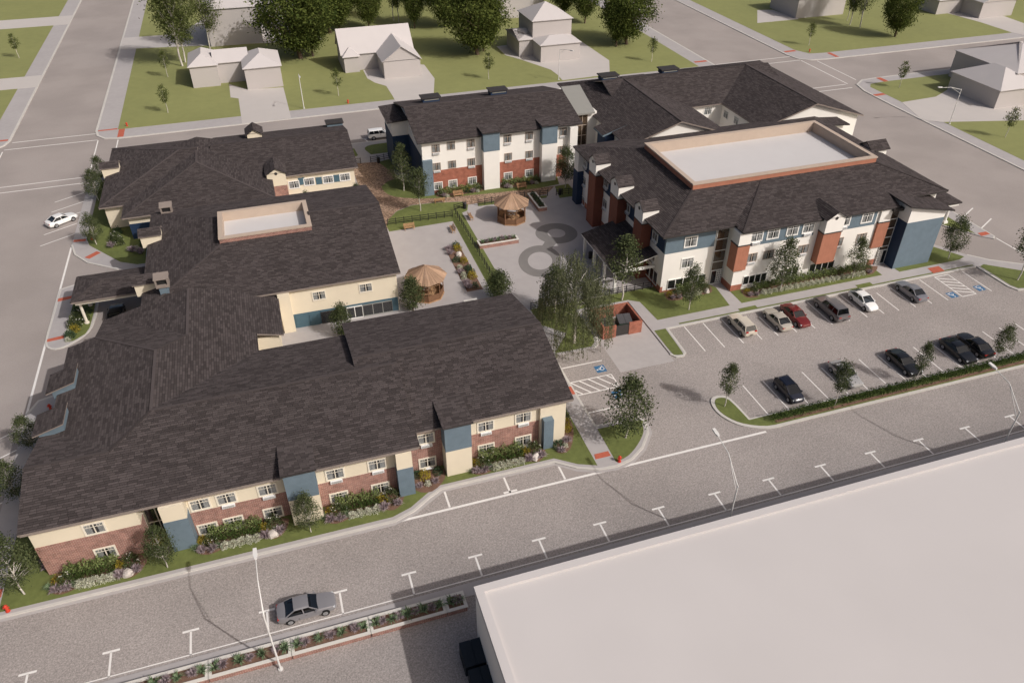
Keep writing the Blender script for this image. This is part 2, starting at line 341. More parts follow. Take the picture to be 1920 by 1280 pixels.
island_pts = arc([(-31.0,103.0),(-31.05,97),(-31.1,91),(-30.6,89.1),(-29.4,88.6),(-27.9,89.4),(-26.4,91.3),(-25.9,94.5),(-26.0,99),(-27.0,102.2),(-29.4,103.6)], 3)
isl = slab('traffic_island', island_pts, 'walkway')
# kerb stones along the site
kb = MB()
for path in (site[0:16], site[16:20], site[21:27], site[26:35], site[36:38], site[40:45], site[46:50], site[53:58]):
    strip(kb, path, .26, -.02, SW+.012)
strip(kb, island_pts, .26, -.02, SW+.012, closed=True)
struct(kb.build('kerb', 'kerb'))
kb2 = MB()
strip(kb2, [(-31,49.12),(4.3,49.12),(6.5,49.85),(8.4,51.05),(9.6,51.75),(21.3,51.75),(23.2,50.25),(25.2,49.4),(27.2,49.2),(29.2,49.7),(31,50.9),(32.65,52.9),(33.05,54.5)], .34, .0, .022)
struct(kb2.build('gutter', 'concrete'))
lawn([(-29.1,49.9),(4.3,49.9),(6.2,50.55),(8.0,51.75),(9.2,52.45),(21.5,52.45),(23.5,50.95),(25.35,50.15),(25.4,59.5),(22,60),(0,60),(-20,76),(-29.1,74.6)])
lawn(arc([(27.45,55.1),(32.3,54.95),(32.35,54.3),(31.9,53.1),(30.5,51.6),(28.9,50.45),(27.35,50.0)],3))
lawn([(27.8,69.0),(32.5,68.9),(33.2,69.6),(33.6,71),(33.6,76.9),(41.1,76.9),(42.4,76.0),(42.75,71.5),(53.3,71.6),(53.8,76),(52,80),(46,78.8),(28,78.8),(28.3,75),(30.6,72.4)])
lawn([(55.1,71.6),(77.5,71.75),(77.55,76),(55.1,76)]); lawn([(80.4,71.7),(90.9,71.8),(92.2,72.3),(90.0,76.0),(80,76)])
lawn(arc([(41.3,69.5),(41.25,64.8),(41.6,64.2),(42.2,64.1),(42.55,64.5),(42.85,69.5)],3))
for a, b in ((45.0,91.6),): lawn([(a,69.8),(b,69.88),(b,70.12),(a,70.05)])
lawn([(53.9,69.8),(56.5,69.8),(56.5,70.6),(53.9,70.55)], SW+.02); lawn([(72.2,69.8),(74.6,69.8),(74.6,70.7),(72.2,70.65)], SW+.02)
lawn([(92.3,69.4),(92.4,64.1),(92.8,63.2),(93.7,63.0),(101,63.0),(101,66.0),(97.2,66.5),(93.2,69.7)])
lawn([(96.5,80.9),(99.0,77.3),(99.2,140),(90,140),(90,83.5),(96.4,83.5)])
lawn([(-28.6,114.8),(-26.5,111.9),(-23.9,108.3),(-21.5,106.8),(-17,106.8),(-17,138.6),(-29.2,138.6),(-29.2,117)])
lawn(arc([(-28.9,102.2),(-29.0,91.3),(-28.4,89.6),(-27.2,90.3),(-26.3,92),(-26.2,99),(-27,101.8)],2))
# courtyard
struct(MB().prism([(12,84.0),(45.9,79.0),(45.9,108),(42.9,107.8),(43.1,109.7),(41.8,109.8),(41.3,108.6),(33,108.6),(29.6,109.2),(26.8,107.6),(24,107.2),(12,105.3)], SW-.05, SW+.006).build('plaza', 'plaza'))
lawn([(24.45,84.4),(26.55,84.4),(26.6,107.9),(27.6,108.4),(28.2,110.2),(27.8,111.6),(23.2,112.7),(19.5,112.9),(16.8,111.6),(15.1,109.3),(14.4,107.4),(14.4,105.3),(24.5,105.6)])
lawn([(29.7,109.3),(41.2,108.8),(41.6,109.6),(37,110.2),(29.8,110.4)], SW+.018); lawn([(43.2,108.0),(46.5,108.0),(46.5,112.6),(44,112.4)], SW+.018)
lawn(arc([(16.1,121.3),(16.3,119),(17.3,117.1),(19.8,115.5),(23.5,114.3),(31.7,113.3),(37,112.9),(41,112.6),(45,113.0)],3)+[(46,117),(22,118),(20,124),(17.5,123)])
lawn(arc([(16.2,137),(16.1,138.6),(17.4,139.7),(20.8,139.9)],3)+[(21.5,135.2),(16.7,135.3)], SW+.018); lawn([(17.3,131.6),(20,132.3),(20,126.8),(18.4,128)], SW+.018); lawn([(12.4,134.2),(14.4,135.6),(14.2,139),(12.4,139.2)],SW+.018)
struct(MB().prism([(12.5,106.1),(14.3,106.0),(14.5,107.6),(15.1,109.3),(16.8,111.7),(19.5,113.0),(23.2,112.8),(27.8,111.7),(28.2,110.3),(29.7,110.4),(36,110.4),(41.5,109.9),(44,112.5),(41,112.7),(37,113.0),(31.7,113.4),(23.5,114.4),(19.8,115.6),(17.3,117.2),(16.2,121.2),(19.6,122.5),(19.2,127),(17.3,131.6),(12.5,132.3)], SW-.05, SW+.010).build('mulch_path', 'mulch'))
# figure of eight of dark paving in the plaza
def ring(mb, cx, cy, ri, ro, z0, z1, n=44, yk=1.0, rot=0.0):
    for k in range(n):
        a, b = 2*math.pi*k/n, 2*math.pi*(k+1)/n
        P = lambda r, t: (cx+r*math.cos(t)*math.cos(rot)-r*yk*math.sin(t)*math.sin(rot), cy+r*math.cos(t)*math.sin(rot)+r*yk*math.sin(t)*math.cos(rot))
        mb.prism([P(ri,a), P(ro,a), P(ro,b), P(ri,b)], z0, z1, bottom=False)
f8 = MB(); ring(f8, 38.5, 97.0, 1.36, 3.2, SW, SW+.011); struct(f8.build('paving_ring', 'dark_paving'))
f8 = MB(); ring(f8, 33.4, 90.1, 1.75, 3.1, SW, SW+.015, yk=1.42, rot=-.36); struct(f8.build('paving_ring', 'dark_paving'))
f8 = MB().prism([(34.3,93.2),(35.8,92.2),(36.6,93.3),(37.4,94.1),(38.2,94.4),(36.6,95.4),(36.1,95.4),(35.6,94.6)], SW, SW+.013); struct(f8.build('paving_ring', 'dark_paving'))
# concrete pad before the bin store and drive slabs
struct(MB().prism([(33.9,63.3),(40.9,63.3),(40.9,76.7),(33.9,76.7)], .0, .008).build('concrete_pad', 'concrete'))
struct(MB().prism([(-60,40.6),(8.6,40.6),(200,40.9),(200,39.3),(8.6,39.3),(-60,39.3)], -.03, .11).build('pavement', 'walkway'))
# neighbouring blocks: pavement slab with lawn on top
def block(outer, inner): slab('pavement', outer, 'walkway'); lawn(inner, m='meadow')
block([(-32.2,520),(-32.2,163),(-31.7,160.4),(-30.3,158.6),(-28,158),(101.4,158.9),(103,160.4),(103.3,163),(103.3,520)], [(-28.3,520),(-28.3,162.6),(99.2,162.9),(99.6,520)])
block([(125.0,520),(124.5,164.5),(125.2,161),(127.5,159.2),(132,158.7),(420,158.5),(420,520)], [(128.6,520),(128.5,167.5),(130.2,163.6),(134,163.1),(420,163),(420,520)])
block([(124.9,60),(125.0,128),(125.3,136.5),(126.5,140.6),(129.5,142.8),(134,143.1),(420,143),(420,60)], [(128,60),(128.1,138.2),(129.5,139.9),(133.5,140.3),(420,140),(420,60)])
block([(-47.4,520),(-47.4,163),(-48,160.6),(-49.6,158.8),(-52,158.2),(-260,158.2),(-260,520)], [(-51.2,520),(-51.2,162.7),(-260,162.7),(-260,520)])
block([(-47.6,136),(-47.6,-50),(-260,-50),(-260,138),(-50,138)], [(-51.4,134),(-51.4,-50),(-260,-50),(-260,134)])
kb = MB()
for path in ([(-32.2,400),(-32.2,163),(-31.7,160.4),(-30.3,158.6),(-28,158),(101.4,158.9),(103,160.4),(103.3,163),(103.3,400)], [(125.0,400),(124.5,164.5),(125.2,161),(127.5,159.2),(132,158.7),(400,158.5)], [(124.9,60),(125.0,128),(125.3,136.5),(126.5,140.6),(129.5,142.8),(134,143.1),(400,143)],
             [(-47.4,400),(-47.4,163),(-48,160.6),(-49.6,158.8),(-52,158.2),(-260,158.2)], [(-47.6,-50),(-47.6,136),(-50,138),(-260,138)]):
    strip(kb, path, .42, -.02, SW+.012)
struct(kb.build('kerb', 'kerb'))
def drive(pts, z=SW+.026): return struct(MB().prism(pts, SW-.05, z).build('driveway', 'massing_paving'))
drive([(-47.4,259.5),(-47.4,249.5),(-75,249.5),(-75,259.5)]); drive([(-47.4,203.6),(-47.4,195),(-75,195),(-75,203.6)])
drive([(-32.2,230.6),(-18,229.8),(-5,262),(20,262),(17,212),(-32.0,220.0)])
drive(GP(h1, [(880,1172),(845,935),(770,925),(757,800),(935,850),(1270,830),(1345,1125)], SW))
drive(GP(h2, [(905,1215),(870,1150),(795,1035),(660,995),(570,945),(520,850),(760,750),(1250,780),(1375,945),(1365,1110),(1365,1180)], SW))
drive(GP(h3, [(890,690),(850,645),(790,600),(540,515),(400,475),(325,400),(700,350),(1010,330),(1290,520),(1295,640)], SW))
drive(GP(h4, [(0,75),(110,72),(300,140),(0,168)], SW)); drive(GP(h4, [(1040,738),(1285,698),(1330,672),(1500,560),(1920,560),(1920,868),(1320,880),(1190,868)], SW)); drive(GP(h4, [(1370,98),(1600,160),(1830,235),(1920,255),(1920,170),(1780,120),(1500,80)], SW))
# painted markings, each its own flat piece of the road
def mark(name, pts, m='line', z=.0095, parent=lot):
    return MB().prism(pts, z-.004, z, bottom=False).build(name, m, parent)
def mline(name, a, b, wd=.12, z=.0095, parent=lot, m='line'):
    mb = MB(); strip(mb, [a, b], wd, z-.004, z); return mb.build(name, m, parent)
for x in (45.4,48.05,50.7,53.3,55.65,58.3,61.0,63.6,66.2,68.9,71.5,73.85,76.5,79.1,81.75,89.0): mline('parking_stripe', (x,68.3 if x in (55.65,73.85) else 69.25), (x,63.9), .13)
for k in range(16): mline('parking_stripe', (46.25+2.642*k,56.8), (46.25+2.642*k,51.65), .13)
for k in range(17): 
    x = -25.9+6.07*k; mline('parking_stripe', (x,43.2), (x,40.95), .17); mline('parking_stripe', (x-.65,43.25), (x+.65,43.25), .2)
mline('street_line', (-60,40.98), (110,40.98), .1); mline('street_line', (4.4,49.3), (44.5,49.3), .26)
for x in (9.75,15.85,21.6): mline('parking_stripe', (x,51.9), (x,49.5), .2)
mline('parking_stripe', (15.2,49.62), (16.6,49.62), .24)
def hatch(x0, x1, y0, y1, lines):
    for a, b in (((x0,y0),(x1,y0)),((x1,y0),(x1,y1)),((x1,y1),(x0,y1)),((x0,y1),(x0,y0))): mline('hatch_stripe', a, b, .13, .0098)
    for a, b in lines: mline('hatch_stripe', a, b, .16, .0092)
hatch(84.2,86.5,64.0,69.15, [((84.2,y+1.15),(86.5,y)) for y in (64.3,65.15,66.0,66.85,67.7)])
hatch(27.5,32.7,61.0,63.35, [((x,61.05),(x-1.6,63.3)) for x in (29.2,30.3,31.4,32.5)]+[((28.2,61.05),(27.6,61.9)),((32.7,62.4),(32.1,63.3))])
mline('parking_stripe', (27.5,66.1), (32.7,66.1), .15); mline('parking_stripe', (27.5,57.9), (31.6,57.9), .15)
def access_symbol(cx, cy, ang):
    """blue square with the white wheelchair figure, flat paint"""
    c, s = math.cos(ang), math.sin(ang); tr = lambda p: (cx+p[0]*c-p[1]*s, cy+p[0]*s+p[1]*c)
    sq = mark('accessible_square', [tr(p) for p in ((-.62,-.62),(.62,-.62),(.62,.62),(-.62,.62))], 'blue_sign', .0105)
    wh = MB()
    strip(wh, [tr((.03+.30*math.cos(t), -.16+.30*math.sin(t))) for t in [R_(a) for a in range(125, 400, 25)]], .075, .008, .0145)
    strip(wh, [tr(p) for p in ((-.06,.27),(-.02,-.05),(.24,-.05),(.38,-.36),(.48,-.32))], .085, .008, .0147); strip(wh, [tr((-.04,.12)), tr((.2,.12))], .07, .008, .0143)
    wh.prism([tr((-.09+.11*math.cos(t*.785), .42+.11*math.sin(t*.785))) for t in range(8)], .008, .0146, bottom=False)
    wh.build('wheelchair_symbol', 'line', sq)
access_symbol(83.2,64.75,math.pi); access_symbol(88.0,65.0,math.pi); access_symbol(31.9,64.65,math.pi/2); access_symbol(32.0,59.8,math.pi/2)
def rline(a, b, wd=.2, z=.006, name='crosswalk_line'): return mline(name, a, b, wd, z, road)
for a, b in (((-46.8,161.9),(-32.2,161.9)),((-47.6,158.5),(-31.6,158.4)),((-31.5,158.1),(-31.4,141.2)),((-27.9,157.3),(-27.9,150)),((-47.7,157.6),(-47.6,150)),((-45.2,141.0),(-32.1,141.1)),((-44.9,138.65),(-32.0,138.6)),((-60,141.0),(-45.3,141.0)),((-60,138.65),(-45,138.65)),
             ((104,163.3),(124.7,163.3)),((104,160),(125.2,160.1)),((125.2,159.8),(124.9,141.8)),((128.7,158.3),(128.5,143.6)),((104,141.6),(124.3,141.7)),((104,139.4),(124.3,139.4))): rline(a, b)
for y in (134.7,131.0,127.1,123.2,119.6): rline((-31.2,y), (-35.6,y-2.55), .15, name='parking_stripe')
for y in (74.4,70.9,67.1,63.4): rline((-31.2,y), (-36,y-2.7), .15, name='parking_stripe')
for y in (88.2,84.4,80.6,92,95.8): rline((105.3,y), (101.3,y-2.1), .2, name='parking_stripe')
rline((-31.15,115.3),(-31.15,76.2),.26,name='street_line'); rline((101.1,75.4),(101.3,68),.2,name='street_line'); rline((101.2,76),(101.2,88),.16,name='street_line')
mline('crosswalk_line',(-12.6,143.4),(-12.6,141.5),.2,.006,road); rline((16.4,143.4),(17.3,143.4),.25,name='parking_stripe'); rline((16.8,143.4),(17.2,141.7),.2,name='parking_stripe')
def tactile(pts): return MB().prism(pts, SW-.02, SW+.022).build('tactile_strip', 'tactile', pav)
for q in ([(84.8,71.25),(86.7,71.25),(86.6,69.95),(84.6,69.9)],[(25.65,51.7),(27.2,51.7),(27.2,51.0),(25.5,51.0)],[(27.0,62.6),(27.35,62.6),(27.35,61.2),(27.0,61.2)],[(99.4,77.3),(101.0,77.3),(101.0,76.5),(99.3,76.4)],[(-31.0,117.3),(-29.3,117.1),(-29.3,116.4),(-31,116.6)],[(-28.9,111.2),(-27.4,112.6),(-26.8,112.0),(-28.2,110.6)],
          [(-31.0,100.6),(-29.2,100.8),(-29.2,100.1),(-31,99.8)],[(-31.0,91.0),(-29.1,91.3),(-29.1,90.6),(-31,90.4)],[(-31.0,52.4),(-29.2,52.4),(-29.2,51.5),(-31,51.5)],[(-31.9,163.2),(-28.4,163.3),(-28.4,162.7),(-31.9,162.7)],[(-28.1,162.6),(-27.0,162.6),(-27.0,158.4),(-28.1,158.4)],
          [(-51,163.6),(-47.7,163.6),(-47.7,162.9),(-51,162.9)],[(125.2,167.2),(128.3,167.3),(128.3,166.3),(125.2,166.2)],[(134.6,162.8),(135.6,162.8),(135.6,159.2),(134.6,159.2)],[(133.4,140.2),(134.6,140.2),(134.6,143.0),(133.4,143.0)],[(125.3,133.9),(128.0,134),(128.0,133),(125.3,132.9)],[(99.8,166.6),(103.1,166.6),(103.1,165.7),(99.8,165.7)]): tactile(q)
# ------------------------------------------------------------------ roofs of single shingles
SHW = (.5,.62,.74,.88); COURSE = .25
shm = []
for wd in SHW:
    me = bpy.data.meshes.new('shingle'); t = .022
    me.from_pydata([(0,0,t),(wd-.022,0,t),(wd-.022,(COURSE-.03),.004),(0,(COURSE-.03),.004),(0,0,0),(wd-.022,0,0)], [], [(0,1,2,3),(4,5,1,0),(4,0,3),(5,2,1)])
    me.materials.append(MATS['shingle']); shm.append(me)
def plane_frame(poly):
    P = [Vector(p) for p in poly]; nrm = Vector((0,0,0))
    for i in range(1, len(P)-1): nrm += (P[i]-P[0]).cross(P[i+1]-P[0])
    nrm.normalize()
    if nrm.z < 0: nrm = -nrm
    h = Vector((0,0,1)).cross(nrm); h = h.normalized() if h.length > 1e-5 else Vector((1,0,0))
    up = nrm.cross(h); return P, nrm, h, up
def shingle_plane(mb, poly, single=None):
    P, nrm, h, up = plane_frame(poly); O = P[0]
    uv = [((p-O).dot(h), (p-O).dot(up)) for p in P]
    v0 = min(q[1] for q in uv); v1 = max(q[1] for q in uv); n = len(uv); v = v0-.02
    def span(vv):
        xs = []
        for i in range(n):
            (a, b), (c, e) = uv[i], uv[(i+1) % n]
            if (b-vv)*(e-vv) < 0: xs.append(a+(c-a)*(vv-b)/(e-b))
        return (min(xs), max(xs)) if len(xs) >= 2 else None
    row = 0
    while v < v1-.03:
        sp = span(min(v1-.02, max(v0+.02, v+COURSE*.5)))
        if sp:
            x = sp[0]-random.random()*.5
            while x < sp[1]:
                k = random.randrange(4); wd = SHW[k]; a = max(x, sp[0]); b = min(x+wd-.022, sp[1])
                if b-a > .04:
                    whole = abs((b-a)-(wd-.022)) < 1e-4
                    if single is not None and whole: single.append((O+h*x+up*v, h, up, nrm, k))
                    else:
                        lf = random.random()*.008; top = min(v+(COURSE-.03), v1); i = len(mb.v)
                        A = O+h*a+up*v; B = O+h*b+up*v; A2 = O+h*a+up*top; B2 = O+h*b+up*top
                        tk = nrm*(.021+lf)
                        mb.v += [tuple(A+tk), tuple(B+tk), tuple(B2+nrm*.004), tuple(A2+nrm*.004), tuple(A), tuple(B)]
                        mb.f += [[i,i+1,i+2,i+3],[i+4,i+5,i+1,i]]; mb.m += [0,0]
                x += wd
        v += COURSE; row += 1
def roof(parent, planes, thick=.24, trim='fascia', single=False, name='roof', deckmat='deck'):
    """planes: list of 3D polygons; a solid deck with fascia, covered with shingles"""
    mb = MB()
    for p in planes:
        q = [tuple(a) for a in p]; mb.prism([a[:2] for a in q], [a[2]-thick for a in q], [a[2]-.004 for a in q], 1, 0)
    o = mb.build(name, [deckmat, trim], parent)
    sh = MB(); sg = [] if single else None
    for p in planes: shingle_plane(sh, p, sg)
    if sg:
        sg.sort(key=lambda s: (s[0]-_C).length)
        off = Vector((0,0,0)); q = o
        while q is not None: off += q.location; q = q.parent
        for s in sg[:300]:
            c = bpy.data.objects.new('shingle', shm[s[4]]); COL.objects.link(c); c.parent = o
            c.matrix_local = Matrix.Translation(s[0]-off) @ Matrix((s[1], s[2], s[3])).transposed().to_4x4()
        for O, h, up, nrm, k in sg[300:]:
            i = len(sh.v); t = .021+random.random()*.008; wd = SHW[k]-.022
            A = O; B = O+h*wd; A2 = A+up*(COURSE-.03); B2 = B+up*(COURSE-.03)
            sh.v += [tuple(A+nrm*t), tuple(B+nrm*t), tuple(B2+nrm*.004), tuple(A2+nrm*.004), tuple(A), tuple(B)]; sh.f += [[i,i+1,i+2,i+3],[i+4,i+5,i+1,i]]; sh.m += [0,0]
    if sh.v: tag(sh.build('shingles', 'shingle', o), kind='stuff')
    return o
def hipplanes(x0, x1, y0, y1, z, s, axis='x', lo='gable', hi='gable'):
    if axis == 'x':
        hf = (y1-y0)/2; yr = (y0+y1)/2; zr = z+hf*s; a = x0+(hf if lo == 'hip' else 0); b = x1-(hf if hi == 'hip' else 0)
        out = [[(x0,y0,z),(x1,y0,z),(b,yr,zr),(a,yr,zr)], [(x1,y1,z),(x0,y1,z),(a,yr,zr),(b,yr,zr)]]
        if lo == 'hip': out.append([(x0,y1,z),(x0,y0,z),(a,yr,zr)])
        if hi == 'hip': out.append([(x1,y0,z),(x1,y1,z),(b,yr,zr)])
    else:
        hf = (x1-x0)/2; xr = (x0+x1)/2; zr = z+hf*s; a = y0+(hf if lo == 'hip' else 0); b = y1-(hf if hi == 'hip' else 0)
        out = [[(x0,y1,z),(x0,y0,z),(xr,a,zr),(xr,b,zr)], [(x1,y0,z),(x1,y1,z),(xr,b,zr),(xr,a,zr)]]
        if lo == 'hip': out.append([(x0,y0,z),(x1,y0,z),(xr,a,zr)])
        if hi == 'hip': out.append([(x1,y1,z),(x0,y1,z),(xr,b,zr)])
    return out
def box(parent, name, m, x0, x1, y0, y1, z0, z1): return MB().box(x0,x1,y0,y1,z0,z1).build(name, m, parent)
def quadprism(parent, name, m, poly, z0, z1): return MB().prism(poly, z0, z1).build(name, m, parent)
# ------------------------------------------------------------------ windows (shared meshes)
def _mesh(mb, name, mats):
    o = mb.build(name, mats); me = o.data; bpy.data.objects.remove(o); return me
WIN = {}
def win_meshes(wd, ht, trim, tr=.13):
    """faces -y; origin at the centre of the opening on the wall face"""
    key = (wd, ht, trim, tr)
    if key in WIN: return WIN[key]
    a, b = wd/2, ht/2; f = MB()
    f.box(-a-tr, a+tr, -.07, .02, b, b+tr); f.box(-a-tr, a+tr, -.09, .02, -b-tr, -b); f.box(-a-tr, -a, -.07, .02, -b, b); f.box(a, a+tr, -.07, .02, -b, b)
    f.box(-.04, .04, -.06, .0, -b, b); f.box(-a, -.04, -.05, -.01, b-.345, b-.315); f.box(.04, a, -.05, -.01, b-.345, b-.315)
    for x in (-a*.67, -a*.36, a*.36, a*.67): f.box(x-.012, x+.012, -.048, -.012, b-.31, b)
    fr = _mesh(f, 'window', trim)
    bk = _mesh(MB().box(-a, a, -.004, .015, -b, b), 'interior', 'interior')  # dark panel on the solid wall stands in for the shaded room
    pn = []
    for s in (-1, 1):
        pn.append(_mesh(MB().box(min(.05*s, a*s), max(.05*s, a*s), -.036, -.03, -b, b), 'pane', 'glass'))
    cu = []
    for s in (-1, 1):
        c = MB(); x0, x1 = (-a, -a*.28) if s < 0 else (a*.36, a); n = 10
        for k in range(n):
            u0 = x0+(x1-x0)*k/n; u1 = x0+(x1-x0)*(k+1)/n; d0 = -.012 if k % 2 else -.026; d1 = -.026 if k % 2 else -.012
            c.face([(u0,d0,-b),(u1,d1,-b),(u1,d1,b-.02),(u0,d0,b-.02)])
        cu.append(_mesh(c, 'curtain', 'curtain'))
    WIN[key] = (fr, bk, pn, cu); return WIN[key]
def window(parent, p, rz=0.0, wd=1.5, ht=1.15, trim='cream_trim', tr=.13, curtains=(1,1), ac=None):
    fr, bk, pn, cu = win_meshes(wd, ht, trim, tr)
    base = Vector((0,0,0)); q = parent
    while q is not None: base += q.location; q = q.parent
    o = bpy.data.objects.new('window', fr); COL.objects.link(o); o.parent = parent; o.location = Vector(p)-base; o.rotation_euler = (0,0,rz)
    def sub(me, n):
        c = bpy.data.objects.new(n, me); COL.objects.link(c); c.parent = o
    sub(bk, 'room_shade')
    for m_ in pn: sub(m_, 'pane')
    for k in (0, 1):
        if curtains[k]: sub(cu[k], 'curtain')
    if ac:
        key = ('ac', ac)
        if key not in WIN:
            m_ = MB().box(-.56,.56,-.24,.02,-.16,.16)
            g = MB()
            for k in range(4): g.box(-.48,.48,-.256,-.24,-.115+k*.065,-.085+k*.065)
            WIN[key] = (_mesh(m_, 'air_conditioner', 'ac_white'), _mesh(g, 'grille', 'grey_metal'))
        c = bpy.data.objects.new('air_conditioner', WIN[key][0]); COL.objects.link(c); c.parent = parent
        off = Matrix.Rotation(rz, 3, 'Z') @ Vector((0, 0, -ht/2-tr-.17)); c.location = Vector(p)+off-base; c.rotation_euler = (0,0,rz)
        g = bpy.data.objects.new('grille', WIN[key][1]); COL.objects.link(g); g.parent = c
    return o
def storefront(parent, x0, x1, y, z0, z1, n, trim='white_trim', rz=0, glassback='interior', rows=1, name='shop_window'):
    """mullioned glazing in a wall facing -y (rz=0) or -x (rz=-90deg, x0..x1 run along -y)"""
    M = Matrix.Rotation(rz, 4, 'Z'); f = MB(); wd = x1-x0; t = .09
    f.box(0, wd, -.09, .03, z1-t, z1); f.box(0, wd, -.11, .03, z0, z0+t)
    for k in range(n+1):
        x = wd*k/n; f.box(max(0, x-t/2), min(wd, x+t/2), -.085, .02, z0+t, z1-t)
    for k in range(1, rows):
        zz = z0+(z1-z0)*k/rows; f.box(0, wd, -.08, .015, zz-t/2, zz+t/2)
    o = f.build(name, trim); loc = Vector((x0, y, 0)) if rz == 0 else Vector((y, x0, 0))
    base = Vector((0,0,0)); q = parent
    while q is not None: base += q.location; q = q.parent
    o.parent = parent; o.location = loc-base; o.rotation_euler = (0,0,rz)
    b = MB().box(.02, wd-.02, -.006, .02, z0+.02, z1-.02).build('interior', glassback); b.parent = o
    for k in range(n):
        p = MB().box(wd*k/n+t/2, wd*(k+1)/n-t/2, -.05, -.042, z0+t, z1-t).build('pane', 'glass'); p.parent = o
    return o
def vent_disc(parent, p, rz, r=.24):
    mb = MB(); mb.tube((0,-.035,0), (0,.02,0), r, n=18); o = mb.build('vent', 'dark_trim'); base = Vector((0,0,0)); q = parent
    while q is not None: base += q.location; q = q.parent
    o.parent = parent; o.location = Vector(p)-base; o.rotation_euler = (0,0,rz); return o
def gable_dormer(parent, x0, x1, y0, y1, z0, ze, zp, axis, m='white_wall', over=.28, vent=None, trim='dark_trim', name='dormer'):
    """little house on the roof: walls z0..ze, gable to zp; axis = direction of its ridge"""
    mb = MB().box(x0, x1, y0, y1, z0, ze-.02)
    if axis == 'x':
        ym = (y0+y1)/2
        for x, s in ((x0, 1), (x1, -1)): mb.prism([(x,y0),(x+.02*s,y0),(x+.02*s,ym),(x,ym)], ze-.1, [ze-.02,ze-.02,zp-.05,zp-.05]); mb.prism([(x,ym),(x+.02*s,ym),(x+.02*s,y1),(x,y1)], ze-.1, [zp-.05,zp-.05,ze-.02,ze-.02])
        sl = (zp-ze)/((y1-y0)/2); zo = ze-over*sl
        pl = [[(x0-over,y0-over,zo),(x1+over,y0-over,zo),(x1+over,ym,zp),(x0-over,ym,zp)], [(x1+over,y1+over,zo),(x0-over,y1+over,zo),(x0-over,ym,zp),(x1+over,ym,zp)]]
    else:
        xm = (x0+x1)/2
        for y, s in ((y0, 1), (y1, -1)): mb.prism([(x0,y),(xm,y),(xm,y+.02*s),(x0,y+.02*s)], ze-.1, [ze-.02,zp-.05,zp-.05,ze-.02]); mb.prism([(xm,y),(x1,y),(x1,y+.02*s),(xm,y+.02*s)], ze-.1, [zp-.05,ze-.02,ze-.02,zp-.05])
        sl = (zp-ze)/((x1-x0)/2); zo = ze-over*sl
        pl = [[(x0-over,y1+over,zo),(x0-over,y0-over,zo),(xm,y0-over,zp),(xm,y1+over,zp)], [(x1+over,y0-over,zo),(x1+over,y1+over,zo),(xm,y1+over,zp),(xm,y0-over,zp)]]
    o = mb.build(name, m, parent); mb2 = MB()
    for p in pl: mb2.prism([a[:2] for a in p], [a[2]-.12 for a in p], [a[2]-.004 for a in p], 1, 0)
    sh = MB()
    for p in pl: shingle_plane(sh, p)
    n0 = len(mb2.v); mb2.v += sh.v; mb2.f += [[i+n0 for i in f] for f in sh.f]; mb2.m += [2]*len(sh.f)
    mb2.build('dormer_roof', ['deck', trim, 'shingle'], o)
    if vent: vent_disc(o, vent[0], vent[1])
    return o
def parapet(parent, x0, x1, y0, y1, zb, zt, zf, outer, wd=.5, name='parapet'):
    for (a,b,c,d_) in ((x0,x1,y0,y0+wd),(x0,x1,y1-wd,y1),(x0,x0+wd,y0+wd,y1-wd),(x1-wd,x1,y0+wd,y1-wd)):
        mb = MB().box(a,b,c,d_,zb,zt-.2); 
        i0 = len(mb.v); o = mb.build(name, outer, parent)
    k = .08; cp = MB()
    for (a,b,c,d_) in ((x0-k,x1+k,y0-k,y0+wd+.02),(x0-k,x1+k,y1-wd-.02,y1+k),(x0-k,x0+wd+.02,y0+wd+.02,y1-wd-.02),(x1-wd-.02,x1+k,y0+wd+.02,y1-wd-.02)): cp.box(a,b,c,d_,zt-.2,zt)
    cp.build('coping', 'tan', parent)
    ln = MB(); q = .05
    ln.box(x0+wd, x1-wd, y1-wd-q, y1-wd, zf, zt-.19).box(x0+wd, x0+wd+q, y0+wd, y1-wd-q, zf, zt-.19).box(x1-wd-q, x1-wd, y0+wd, y1-wd-q, zf, zt-.19).box(x0+wd+q, x1-wd-q, y0+wd, y0+wd+q, zf, zt-.19)
    ln.build('parapet_lining', 'tan', parent)
    box(parent, 'flat_roof', 'membrane', x0+.3, x1-.3, y0+.3, y1-.3, zf-.3, zf)
# ------------------------------------------------------------------ building A: cream and brick, nearest the street, with its wings
A = empty('care_home', (0, 75, 0), 'sprawling cream and brick building with dark shingle roofs beside the front street', 'building')
D = 'deck'
def za(y): return 6+(y-52.35)*.25
roof(A, [[(-26.1,52.35,6),(7.9,52.35,6),(7.9,62.3,8.4875),(-15.5,62.3,8.4875),(-19.1,58.7,7.5875),(-26.1,58.7,7.5875)]], single=True)
roof(A, [[(-26.1,65.0,6.02),(-26.1,58.7,7.5875),(-19.1,58.7,7.5875),(-19.1,65.0,6.02)]])
roof(A, [[(7.9,72.25,6),(-15.5,72.25,6),(-15.5,62.3,8.4875),(7.9,62.3,8.4875)]], trim=D)
roof(A, [[(7.9,54.25,6),(24.1,54.25,6),(24.1,64.4,8.54),(7.9,64.4,8.54)], [(7.9,60.5,7.56),(7.9,64.4,8.54),(3.7,64.4,8.54),(3.7,60.5,7.56)], [(24.1,74.55,6),(3.7,74.55,6),(3.7,64.4,8.54),(24.1,64.4,8.54)]])
roof(A, [[(-25.4,79.2,6),(-25.4,63.6,6),(-19.1,58.7,7.575),(-15.5,62.3,8.475),(-15.5,72.1,8.475),(-22.5,79.2,6.725)]])
roof(A, [[(-22.5,79.2,6.725),(-22.5,85.0,5.275),(-12.6,75.05,7.762),(-15.5,72.1,8.475)]], trim=D)
